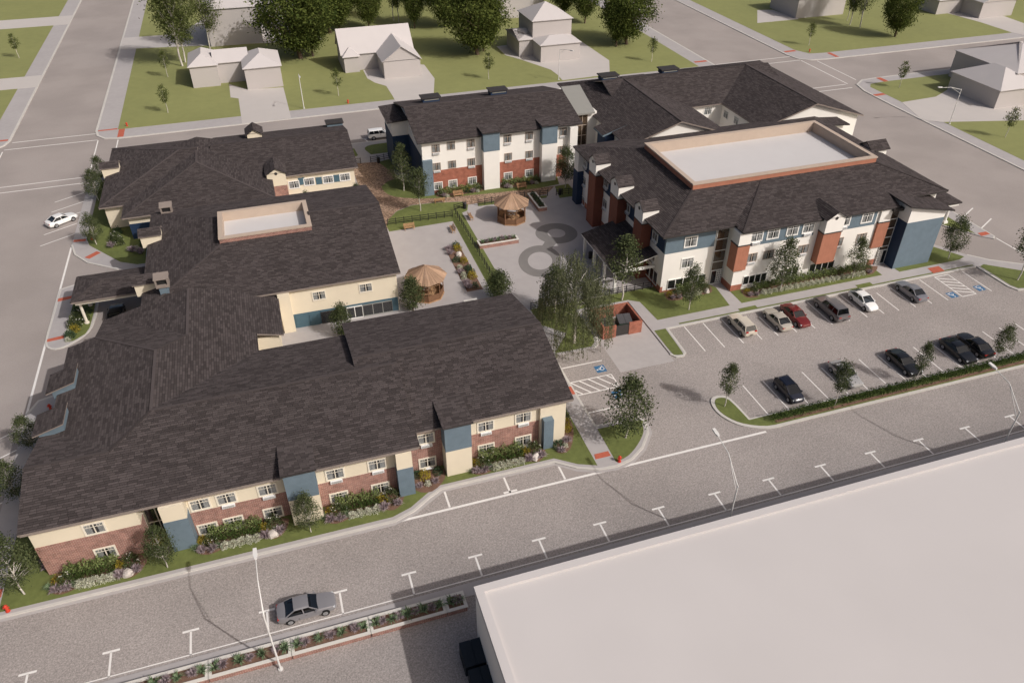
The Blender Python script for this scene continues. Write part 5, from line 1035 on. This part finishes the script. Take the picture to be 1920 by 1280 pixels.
def car(name, spec, p, heading, label, group=None, cat='car'):
    r = empty(name, p, label, cat, group); r.rotation_euler = (0,0,heading)
    def add(n_, me, loc=(0,0,0), rz=0, par=None):
        o = bpy.data.objects.new(n_, me); COL.objects.link(o); o.parent = par or r; o.location = loc; o.rotation_euler = (0,0,rz); return o
    for n_, me in zip(('body','windows','seats','roof'), car_parts(spec)): add(n_, me)
    f = spec['L']/2; hw = spec['W']/2; wb = spec['wb']/2; s_ = spec.get('wr',1.0)
    for x in (wb, -wb):
        for s in (-1, 1):
            q = add('wheel_well_dark', ARCH, (x, s*(hw-.04), .345), 0 if s < 0 else math.pi); q.scale = (s_,1,s_)
            w_ = add('wheel', WHEEL, (x, s*(hw-.075), .325*s_), 0 if s < 0 else math.pi); w_.scale = (s_,1,s_); add('rim', RIM, par=w_)
    zl = spec['lz']; fx = spec['st_front']; rx = spec['st_rear']
    for s in (-1, 1):
        y0, y1 = (hw*.46, hw*.84) if s > 0 else (-hw*.84, -hw*.46)
        add('headlight', bx(fx-.22,fx+.012,y0,y1,zl-.07,zl+.06,'lamp_clear','headlight')); add('tail_light', bx(rx-.015,rx+.14,y0,y1,spec['tz']-.09,spec['tz']+.07,'lamp_red','tail_light'))
        add('mirror', bx(spec['cab'][0]-.28,spec['cab'][0]-.12,min(s*hw*.93,s*hw*1.1),max(s*hw*.93,s*hw*1.1),spec['belt']-.02,spec['belt']+.1,spec['paint'],'mirror'))
        add('door_handle', bx(-.15,.02,min(s*hw*.99,s*(hw+.02)),max(s*hw*.99,s*(hw+.02)),spec['belt']-.2,spec['belt']-.17,'chrome','door_handle'))
    add('number_plate', bx(rx-.03,rx+.02,-.26,.26,.52,.64,'plate','number_plate')); add('grille', bx(fx-.1,fx+.018,-hw*.36,hw*.36,zl-.2,zl-.06,'tyre','grille'))
    return r
def sedan(paint_, L_=4.75, W=1.8, H=1.44, hood=.93, deck=1.0, cab=(.95,.2,-.95,-1.72), kind='sedan', **k):
    f = L_/2; st = [(-f,.42,.70,.72),(-f+.07,.30,.86,deck-.10),(-f+.35,.24,.95,deck-.01),(cab[3]+.1,.21,.99,deck+.0),(-.3,.2,1.0,.97),(cab[0]-.1,.2,1.0,hood+.02),(f-.9,.21,.98,hood-.03),(f-.35,.24,.92,hood-.12),(f-.08,.29,.78,.70),(f,.38,.60,.56)]
    d_ = dict(L=L_,W=W,H=H,kind=kind,hood=hood,belt=.95,deck=deck,cab=cab,stations=st,pillars=(-.25,),paint=paint_,wb=L_*.585,lz=.66,tz=.80,st_front=f-.16,st_rear=-f+.05); d_.update(k); return d_
def suv(paint_, L_=4.9, W=1.92, H=1.82, hood=1.12, cab=(1.0,.45,-2.05,-2.3), **k):
    f = L_/2; bl = k.pop('belt',1.15); st = [(-f,.5,.88,.9),(-f+.06,.38,.95,bl-.02),(-f+.3,.32,.98,bl),(-.3,.3,1,bl),(cab[0]-.05,.3,1,hood+.02),(f-.9,.3,.99,hood),(f-.3,.32,.95,hood-.08),(f-.06,.38,.86,.85),(f,.45,.74,.66)]
    d_ = dict(L=L_,W=W,H=H,kind='suv',hood=hood,belt=bl,deck=bl-.02,cab=cab,stations=st,pillars=(-.2,-1.2),paint=paint_,wb=L_*.58,lz=.82,tz=.98,st_front=f-.12,st_rear=-f+.03,wr=1.14); d_.update(k); return d_
for n_, c_, mt in (('paint_grey',(.27,.26,.27),.3),('paint_silver',(.42,.405,.39),.3),('paint_beige',(.52,.47,.40),.2),('paint_cream',(.60,.54,.45),.1),('paint_red',(.16,.012,.010),.1),('paint_charcoal',(.18,.165,.165),.3),('paint_white',(.80,.79,.77),0),('paint_navy',(.008,.010,.022),.1),('paint_black',(.008,.0075,.008),.05),('paint_pewter',(.25,.245,.265),.35)): paint(n_, c_, .7, .3, mt)
UP, DN = math.pi/2, -math.pi/2; GN, GS = 'cars in the row beside the building', 'cars in the row beside the hedge'
car('parked_car', suv('paint_cream',4.55,1.82,1.62,1.0,(.9,.25,-1.75,-2.12),belt=1.05,wr=1.05), (52.0,66.7,.01), UP, 'cream estate car, leftmost in the row beside the building', GN)
car('parked_car', sedan('paint_beige'), (57.0,66.4,.01), UP, 'beige saloon parked beside the dark red car', GN)
car('parked_car', sedan('paint_red',4.85), (59.7,66.4,.01), DN, 'dark red saloon parked beside the beige one', GN)
car('parked_car', suv('paint_charcoal',5.45,1.98,1.88), (64.95,66.3,.01), UP, 'large charcoal sport utility vehicle between the red and white cars', GN)
car('parked_car', sedan('paint_white',4.45,1.74,1.5,.98,1.08,(1.15,.25,-1.0,-2.05)), (70.2,66.6,.01), DN, 'white hatchback nose-out beside the building', GN)
car('parked_car', sedan('paint_pewter',4.85,1.82,1.45), (77.8,66.6,.01), UP, 'pewter saloon nearest the accessible bays', GN)
car('parked_car', sedan('paint_navy',4.05,1.74,1.52,.98,1.12,(1.15,.1,-1.35,-1.95)), (50.3,53.9,.01), DN, 'navy hatchback, leftmost in the row beside the hedge', GS)
car('parked_car', sedan('paint_silver',4.7), (58.2,54.4,.01), DN, 'silver-grey saloon half hidden by a slender tree', GS)
car('parked_car', sedan('paint_black',4.75,1.85,1.36,.9,.98,(.85,.05,-.8,-1.95)), (66.15,54.1,.01), DN, 'lone black coupe half hidden by a slender tree', GS)
car('parked_car', sedan('paint_black',4.8,1.88,1.36,.9,.98,(.9,.1,-.8,-1.95)), (74.0,54.0,.01), DN, 'black coupe facing the hedge, left of a pair', GS)
car('parked_car', sedan('paint_black',4.85,1.86,1.42), (76.75,54.3,.01), UP, 'black saloon with its tail to the hedge, right of a pair', GS)
gA = G(*b1(1620,950)); gB = G(*b1(1825,897)); car('parked_car', sedan('paint_grey',4.85,1.84,1.46), ((gA.x+gB.x)/2,(gA.y+gB.y)/2+.82,.01), 0.0, 'grey saloon parked on the near street beside the planters')
gA = G(*w1(618,1088)); gB = G(*w1(808,1012)); hd = math.atan2(gB.y-gA.y,gB.x-gA.x); car('parked_car', sedan('paint_white',4.6,1.8,1.44), ((gA.x+gB.x)/2-math.sin(hd)*.8,(gA.y+gB.y)/2+math.cos(hd)*.8,.01), hd, 'white saloon in an angled bay on the left street')
car('parked_car', suv('paint_white',4.7,1.86,1.75), (19.8,143.0,.01), 0.0, 'pale sport utility vehicle on the street behind the white building')
car('parked_car', sedan('paint_black',4.7,1.84,1.45), (-23.2,93.6,.01), UP, 'dark car waiting under the entrance canopy')
# ------------------------------------------------------------------ lamp posts
def lamp(p, h, rise, reach, ang, label, r=.085):
    e = empty('street_lamp', p, label, 'street lamp', 'street lamps'); mb = MB(); mb.tube((0,0,0),(0,0,.12),.2,n=12).tube((0,0,.1),(0,0,h),r,r*.72,12)
    o = mb.build('pole','lamp_metal',smooth=False); o.parent = e
    c, s = math.cos(ang), math.sin(ang); tip = Vector((c*reach,s*reach,h+rise)); mid = Vector((c*reach*.55,s*reach*.55,h+rise*.86)); a = MB()
    a.tube((0,0,h-.05),mid,.045,.04,8).tube(mid,tip,.04,.035,8).tube((0,0,h-.75),mid,.03,.03,8).tube((c*.0,s*.0,h-.05),(0,0,h+.12),.07,.03,8); a.build('arm','lamp_metal').parent = e
    hd_ = MB(); d_ = Vector((c,s,.08)); q = tip; nn = Vector((-s,c,0))*.17
    P = [q-nn*.5, q+d_*.35-nn, q+d_*.95-nn*.8, q+d_*.95+nn*.8, q+d_*.35+nn, q+nn*.5]; i = len(hd_.v); hd_.v += [tuple(v) for v in P]+[tuple(v+Vector((0,0,.16))) for v in P]
    for k in range(6): hd_.f.append([k,(k+1)%6,6+(k+1)%6,6+k]); hd_.m.append(0)
    hd_.f.append([6,7,8,9,10,11]); hd_.m.append(0); hd_.f.append([5,4,3,2,1,0]); hd_.m.append(1)
    hd_.build('lamp_head',['lamp_metal','lamp_lens']).parent = e
    return e
lamp((-7.0,37.5,.0),7.2,1.7,3.8,UP,'white street lamp rising from the near planter wall beside the grey car')
lamp((32.5,37.6,.0),7.6,2.2,3.9,UP,'street lamp behind the white roof edge at mid picture'); lamp((63.1,37.6,.0),7.6,2.2,3.9,UP,'street lamp behind the white roof edge at far right')
lamp((7.5,163.1,SW),7.0,.35,2.6,DN,'far street lamp beside the first driveway across the back street'); lamp((64.2,164.0,SW),6.6,.6,3.4,-1.2,'far street lamp before the stepped white house'); lamp((128.4,114.9,SW),6.9,.7,4.6,math.pi*.98,'street lamp over the right-hand road')
# ------------------------------------------------------------------ hydrants
def hydrant(p, label):
    e = empty('fire_hydrant', (p.x,p.y,SW), label, 'hydrant', 'red fire hydrants'); mb = MB(); mb.tube((0,0,0),(0,0,.08),.19,n=12).tube((0,0,.08),(0,0,.62),.13,.12,12).tube((0,0,.62),(0,0,.68),.17,n=12).tube((0,0,.68),(0,0,.8),.13,.05,12); mb.build('barrel','hydrant_red').parent = e
    for s in (-1,1): MB().tube((0,0,.48),(s*.24,0,.48),.06,n=8).build('nozzle','hydrant_red').parent = e
    return e
for t,q,lab in ((z1,(710,705),'red hydrant on the far corner lawn across the back street'),(h2,(338,1240),'red hydrant left of the second far driveway'),(h4,(375,375),'red hydrant on the far right corner lawn'),(w3,(517,1130),'red hydrant on the kerbed lawn by the front walk'),(t6,(70,1120),'red hydrant at the lower left street corner'),(w1,(1005,1215),'red hydrant beside the west lawn tree'),(t1,(382,590),'red hydrant by the lower west walk')): hydrant(G(*t(*q),SW), lab)
# ------------------------------------------------------------------ fences
def fence(pts, label, h=1.1, sp=1.25):
    e = empty('rail_fence', (pts[0][0],pts[0][1],SW), label, 'fence', 'black rail fences')
    for a, b in zip(pts, pts[1:]):
        a = Vector((*a,SW)); b = Vector((*b,SW)); n = max(1,round((b-a).length/sp))
        for k in range(n+1):
            p = a.lerp(b,k/n); MB().box(p.x-.045,p.x+.045,p.y-.045,p.y+.045,SW,SW+h+.05).build('post','black_metal',e)
        for z in (.28,.62,.96): MB().bar(a+Vector((0,0,z)),b+Vector((0,0,z)),.04,.075).build('rail','black_metal',e)
    return e
fence([(14.6,107.4),(24.8,107.1)],'black rail fence across the near side of the inner lawn'); fence([(25.5,107.7),(25.5,84.0)],'long black rail fence down the grass strip of the courtyard'); fence([(25.6,109.0),(27.2,109.5)],'short black rail fence beside the courtyard waste bin')
fence([(29.7,109.5),(33.2,109.7)],'black rail fence left behind the far gazebo'); fence([(36.4,110.0),(41.6,109.4)],'black rail fence right behind the far gazebo'); fence([(43.0,109.1),(46.2,108.9)],'short black rail fence at the navy pilaster'); fence([(28.1,78.8),(45.3,78.6)],'black rail fence behind the willow'); fence([(12.6,132.3),(14.3,131.8)],'short black fence end by the back eave'); fence([(16.1,131.8),(19.8,132.4)],'black rail fence beside the navy stair tower')
# ------------------------------------------------------------------ benches, bins
def bench(p, ang, label):
    e = empty('park_bench', (p[0],p[1],SW), label, 'bench', 'wooden benches'); e.rotation_euler = (0,0,ang)     # faces local -y
    def part(n_, mb, m): mb.build(n_, m).parent = e
    for k in range(4): part('seat_slat', MB().box(-.85,.85,-.42+k*.115,-.33+k*.115,.42,.46),'wood')
    for k in range(4): part('back_slat', MB().bar((-.85,.07+k*.035,.54+k*.12),(.85,.07+k*.035,.54+k*.12),.03,.09),'wood')
    for s in (-1,1):
        part('leg', MB().box(s*.7-.035,s*.7+.035,-.40,-.33,0,.62).box(s*.7-.035,s*.7+.035,.02,.09,0,.46).bar((s*.7,.06,.42),(s*.7,.19,1.0),.06,.06).box(s*.7-.035,s*.7+.035,-.42,.1,.60,.65),'wood')
    return e
bench((17.5,105.2),0,'wooden bench on the plaza before the inner lawn fence'); bench((23.8,102.5),-math.pi/2,'wooden bench side-on at the plaza corner by the long fence'); bench((27.2,105.6),math.pi/2,'wooden bench side-on left of the far gazebo'); bench((27.5,113.8),0,'wooden bench before the flower bed of the white building'); bench((24.0,112.3),math.pi,'wooden bench on the inner lawn beside the bark path'); bench((38.4,113.4),0,'wooden bench before the middle flower bed of the white building')
def litter(p, label):
    e = empty('litter_bin', (p[0],p[1],SW), label, 'litter bin', 'black litter bins'); mb = MB(); mb.tube((0,0,.05),(0,0,.95),.27,.3,16); mb.build('drum','black_metal').parent = e
    MB().tube((0,0,.95),(0,0,1.08),.33,.24,16).build('lid','black_metal').parent = e; MB().tube((0,0,0),(0,0,.06),.22,n=16).build('base','black_metal').parent = e
litter((27.4,109.2),'black litter bin at the courtyard gate'); litter((17.4,131.2),'black litter bin at the back fence'); litter((43.7,109.2),'black litter bin by the navy pilaster'); litter((40.5,88.5),'black litter bin under the shingled canopy')
# ------------------------------------------------------------------ gazebos
def gazebo(c, label, a0):
    e = empty('gazebo', (c[0],c[1],SW), label, 'gazebo', 'wooden gazebos'); R0 = 2.3; V8 = [(R0*math.cos(a0+k*math.pi/4),R0*math.sin(a0+k*math.pi/4)) for k in range(8)]
    def part(n_, mb, m, par=None): o = mb.build(n_, m); o.parent = par or e; return o
    part('floor', MB().prism([(x*1.03,y*1.03) for x,y in V8],0,.12),'wood')
    for k in range(14):
        x = -2.1+k*.3+.15; L_ = math.sqrt(max(.1,2.2**2-x*x))*.96; part('floor_board', MB().box(x-.14,x+.14,-L_,L_,.12,.15),'wood')
    for x,y in V8: part('post', MB().box(x*.97-.06,x*.97+.06,y*.97-.06,y*.97+.06,.1,2.95),'wood_dark')
    rf = part('roof', MB().tube((0,0,4.45),(0,0,4.6),.16,.04,8),'roof_wood')
    apex = Vector((0,0,4.5)); Re = 2.85
    for k in range(8):
        a = Vector((Re*math.cos(a0+k*math.pi/4),Re*math.sin(a0+k*math.pi/4),2.92)); b = Vector((Re*math.cos(a0+(k+1)*math.pi/4),Re*math.sin(a0+(k+1)*math.pi/4),2.92)); n = 5
        for j in range(n):
            p, q = a.lerp(b,j/n+.006), a.lerp(b,(j+1)/n-.006); up = Vector((0,0,.04+.02*(j%2))); t_ = .97
            ap, aq = p.lerp(apex,t_), q.lerp(apex,t_); m_ = MB(); i = 0; m_.v = [tuple(v) for v in (p,q,aq,ap)]+[tuple(v+up) for v in (p,q,aq,ap)]
            m_.f = [[3,2,1,0],[4,5,6,7],[0,1,5,4],[1,2,6,5],[2,3,7,6],[3,0,4,7]]; m_.m = [0]*6; part('roof_plank', m_,'roof_wood',rf)
        x0,y0 = V8[k]; x1,y1 = V8[(k+1)%8]; part('beam', MB().bar((x0*.97,y0*.97,2.88),(x1*.97,y1*.97,2.88),.1,.16),'wood_dark')
        if k not in spec_open: 
            part('railing', MB().bar((x0*.97,y0*.97,.58),(x1*.97,y1*.97,.58),.05,.9),'wood_dark' if k not in (5,6) else 'wood'); part('rail', MB().bar((x0*.97,y0*.97,2.3),(x1*.97,y1*.97,2.3),.05,.06),'wood')
    return e
def picnic(c, ang, label):
    e = empty('picnic_table', (c[0],c[1],SW+.15), label, 'table', 'picnic tables'); e.rotation_euler = (0,0,ang)
    def part(n_, mb, m): mb.build(n_, m).parent = e
    for k in range(4): part('table_plank', MB().box(-.8,.8,-.4+k*.205,-.21+k*.205,.72,.76),'wood')
    for s in (-1,1):
        part('bench_plank', MB().box(-.8,.8,s*.82-.13,s*.82+.13,.42,.46),'wood'); part('trestle', MB().bar((s*.6,-.72,.03),(s*.6,-.2,.72),.06,.09).bar((s*.6,.72,.03),(s*.6,.2,.72),.06,.09).bar((s*.6,-.9,.39),(s*.6,.9,.39),.06,.08),'wood_dark')
    return e
spec_open = (5,)
gazebo((33.4,103.4),'octagonal wooden gazebo at the far end of the plaza',math.pi+.02); spec_open = (6,7); gazebo((16.0,86.5),'octagonal wooden gazebo close to the near roof',math.pi-.1)
picnic((33.4,103.3),.5,'picnic table inside the far gazebo'); picnic((16.0,86.4),-.3,'picnic table inside the nearer gazebo')
def place_setting(c, ang, where):
    for k in range(4):
        a = ang+k*math.pi/2+.6; o = MB().tube((0,0,0),(0,0,.025),.09,.15,14).build('dinner_plate','white_trim'); o.location = (c[0]+.42*math.cos(a),c[1]+.25*math.sin(a),SW+.915); tag(o, f"{ORD[k]} white plate on the picnic table {where}",'plate','plates on the picnic tables')
place_setting((33.4,103.3),.5,'in the far gazebo'); place_setting((16.0,86.4),-.3,'in the nearer gazebo')
# ------------------------------------------------------------------ planters
def planter(x0,x1,y0,y1,h,label,z=SW):
    e = empty('planter', ((x0+x1)/2,(y0+y1)/2,z), label, 'planter'); t_ = .16
    for k in ((x0,x1,y0,y0+t_),(x0,x1,y1-t_,y1),(x0,x0+t_,y0+t_,y1-t_),(x1-t_,x1,y0+t_,y1-t_)):
        MB().box(*k,z,z+h).build('side_wall','brick',e)
    cp = MB(); q = .06
    cp.box(x0-q,x1+q,y0-q,y0+t_+.05,z+h,z+h+.09).box(x0-q,x1+q,y1-t_-.05,y1+q,z+h,z+h+.09).box(x0-q,x0+t_+.05,y0+t_+.05,y1-t_-.05,z+h,z+h+.09).box(x1-t_-.05,x1+q,y0+t_+.05,y1-t_-.05,z+h,z+h+.09); cp.build('coping','coping_white',e)
    MB().box(x0+t_,x1-t_,y0+t_,y1-t_,z,z+h-.05).build('earth','soil',e); return e
planter(26.1,32.1,95.9,97.4,.6,'long brick planter with white rim by the courtyard fence'); W_ = 'in the long brick courtyard planter'
shrubs('yucca',line((26.8,96.65),(31.5,96.65),5),W_,1.0,z=SW+.55); shrubs('lavender',line((27.4,96.7),(30.9,96.7),4),W_,1.1,z=SW+.55)
planter(38.3,39.7,104.5,110.0,.6,'brick planter with white rim right of the far gazebo'); shrubs('green',line((39,105.2),(39,109.3),5),'in the planter right of the far gazebo',.8,way='from the near end',z=SW+.55)
xs = [-27.6,-21.4,-15.2+.0,-12.25]; edges = [-30.9,-24.7,-18.5,-12.3,-6.0,.3,6.65,12.9]; nm_ = ['far left','second','third','fourth','fifth','sixth','last']
for k in range(7):
    a, b = edges[k]+.04, edges[k+1]-.04
    if b > 8.4: b = 8.38
    planter(a,b,38.05,39.6,.55,f"brick street planter, {nm_[k]} along the near pavement", 0.0); n = int((b-a)/1.25)
    shrubs('yucca',line((a+.5,38.8),(b-.5,38.8),max(2,n)),f"in the {nm_[k]} street planter",1.0,z=.5)
    shrubs('lavender',line((a+1.05,38.8),(b-1.1,38.8),max(1,n-1)),f"in the {nm_[k]} street planter",1.0,z=.5)
# ------------------------------------------------------------------ bin store, skips
bs = empty('bin_store', (37,72,0), 'open-topped rust brick bin store with a dark gate', 'bin store')
for k in ((34.45,36.2,69.9,70.12),(37.95,39.7,69.9,70.12),(34.45,34.67,70.12,74.3),(39.48,39.7,70.12,74.3),(34.67,39.48,74.08,74.3)): MB().box(*k,.01,1.75).build('store_wall','brick_red',bs)
MB().box(36.22,37.93,69.95,70.03,.12,1.6).build('gate','dark_trim',bs)
def skip(c, ang, label, g='bin_green', l='bin_lid', sz=(1.8,1.5,1.15), z=.01):
    e = empty('dumpster', (c[0],c[1],z), label, 'dumpster'); e.rotation_euler = (0,0,ang); a, b, h = sz[0]/2, sz[1]/2, sz[2]; q = MB()
    q.prism([(-a,-b),(a,-b),(a,b),(-a,b)],.12,[h-.15,h-.15,h+.2,h+.2]); q.box(-a-.04,a+.04,-b*.5,b*.5,h*.45,h*.55); o = q.build('bin_body',g); o.parent = e
    for s in (-1,1):
        m_ = MB().prism([(min(0,s*a)+.02,-b-.06),(max(0,s*a)-.02,-b-.06),(max(0,s*a)-.02,b+.02),(min(0,s*a)+.02,b+.02)],[h-.14,h-.14,h+.22,h+.22],[h-.08,h-.08,h+.29,h+.29]); m_.build('lid',l).parent = e
        for t_ in (-1,1): MB().tube((s*a*.8-.03,t_*b*.75,.07),(s*a*.8+.03,t_*b*.75,.07),.07,n=10).build('castor','tyre').parent = e
    return e
skip((35.55,71.6),.05,'green dumpster with grey lid, left in the bin store'); skip((38.1,71.7),-.12,'green dumpster with grey lid, right in the bin store'); skip((7.6,33.3),.0,'dark dumpster against the white building in the near corner','bin_navy','bin_navy',(1.8,1.9,1.5),0.0); skip((7.7,31.0),.0,'second dark dumpster cut by the lower edge','bin_navy','bin_navy',(1.8,1.9,1.3),0.0)
MB_ = MB().box(-.9,.9,-.25,.25,.42,.5).box(-.8,-.7,-.2,.2,0,.42).box(.7,.8,-.2,.2,0,.42); o = MB_.build('stone_bench','coping_white'); o.location = (21.0,82.6,SW); tag(o,'white backless bench beyond the near roof edge','bench')
# ------------------------------------------------------------------ neighbouring houses, plain white masses
def house(label, masses, name='house'):
    cx = masses[0][0]; e = empty(name, (masses[0][0],masses[0][2],SW), label, 'house', 'plain white neighbouring houses')
    for (x0,x1,y0,y1,h,rise,kind) in masses:
        MB().box(x0,x1,y0,y1,SW,SW+h).build('wall','massing',e); o_ = .35; a,b,c,d_ = x0-o_,x1+o_,y0-o_,y1+o_; z = SW+h+.003; s = rise/max(.1,(min(b-a,d_-c)/2)); m_ = MB()
        if kind == 'gx': pl = hipplanes(a,b,c,d_,z,rise/((d_-c)/2),'x')
        elif kind == 'gy': pl = hipplanes(a,b,c,d_,z,rise/((b-a)/2),'y')
        elif kind == 'hx': pl = hipplanes(a,b,c,d_,z,rise/((d_-c)/2),'x','hip','hip')
        elif kind == 'hy': pl = hipplanes(a,b,c,d_,z,rise/((b-a)/2),'y','hip','hip')
        elif kind == 'fy': pl = hipplanes(a,b,c,d_,z,rise/((b-a)/2),'y','hip','gable')
        else:
            xm, ym = (a+b)/2, (c+d_)/2; pl = [[(a,c,z),(b,c,z),(xm,ym,z+rise)],[(b,c,z),(b,d_,z),(xm,ym,z+rise)],[(b,d_,z),(a,d_,z),(xm,ym,z+rise)],[(a,d_,z),(a,c,z),(xm,ym,z+rise)]]
        for p in pl: m_.prism([q[:2] for q in p],[q[2]-.1 for q in p],[q[2] for q in p])
        m_.build('roof','massing_roof',e)
        if kind in ('gx','gy'):
            g = MB()
            if kind == 'gy':
                xm = (x0+x1)/2
                for y in (y0,y1-.06): g.prism([(x0,y),(xm,y),(xm,y+.06),(x0,y+.06)],SW+h-.1,[z,z+rise-.2,z+rise-.2,z]).prism([(xm,y),(x1,y),(x1,y+.06),(xm,y+.06)],SW+h-.1,[z+rise-.2,z,z,z+rise-.2])
            else:
                ym = (y0+y1)/2
                for x in (x0,x1-.06): g.prism([(x,y0),(x+.06,y0),(x+.06,ym),(x,ym)],SW+h-.1,[z,z,z+rise-.2,z+rise-.2]).prism([(x,ym),(x+.06,ym),(x+.06,y1),(x,y1)],SW+h-.1,[z+rise-.2,z+rise-.2,z,z])
            g.build('gable_wall','massing',e)
    return e
house('plain white house with two hipped front wings behind the corner lawn',[(-14.3,-8.6,183.4,194,4.6,1.9,'hy'),(-3.0,4.6,178.6,190,4.6,2.0,'hy'),(-9,-2,185,192,4.5,1.9,'gx')])
house('plain white gabled house with a small round turret',[(18.8,35.2,184.8,194,3.8,4.6,'gx'),(26.9,35.3,176.7,188,3.8,3.1,'gy'),(19.0,22.4,183.6,187,3.6,1.7,'p')])
house('plain white stepped house with a tall square hipped block',[(64.6,74.6,183.3,194,8.0,3.0,'p'),(64.6,74.5,177.2,184,4.0,1.2,'hx'),(61.1,66,183,193,4.0,1.3,'hx')])
house('large plain white house half hidden at the top edge left',[(-10.3,2.5,215,230,8.9,3,'hx')]); house('plain white house behind the stepped one at the top edge',[(67,80,218,229,5.5,3,'gy')]); house('plain white house at the top edge right of the far road',[(146.3,162,193,206,5.2,3.0,'hx')]); house('plain white house near the top right corner',[(195.4,207,177.3,190,4.2,2.6,'gy'),(187,196,184.5,194,3.8,2.2,'hx')])
house('plain white house with steep roofs at the right edge',[(143.4,153.5,118.9,132,3.8,2.8,'hy'),(150,166,122,139,5.8,3.4,'hx')])
house('plain white house at the far left edge beyond the street',[(-92,-78,246,262,4.5,2.6,'hx')])
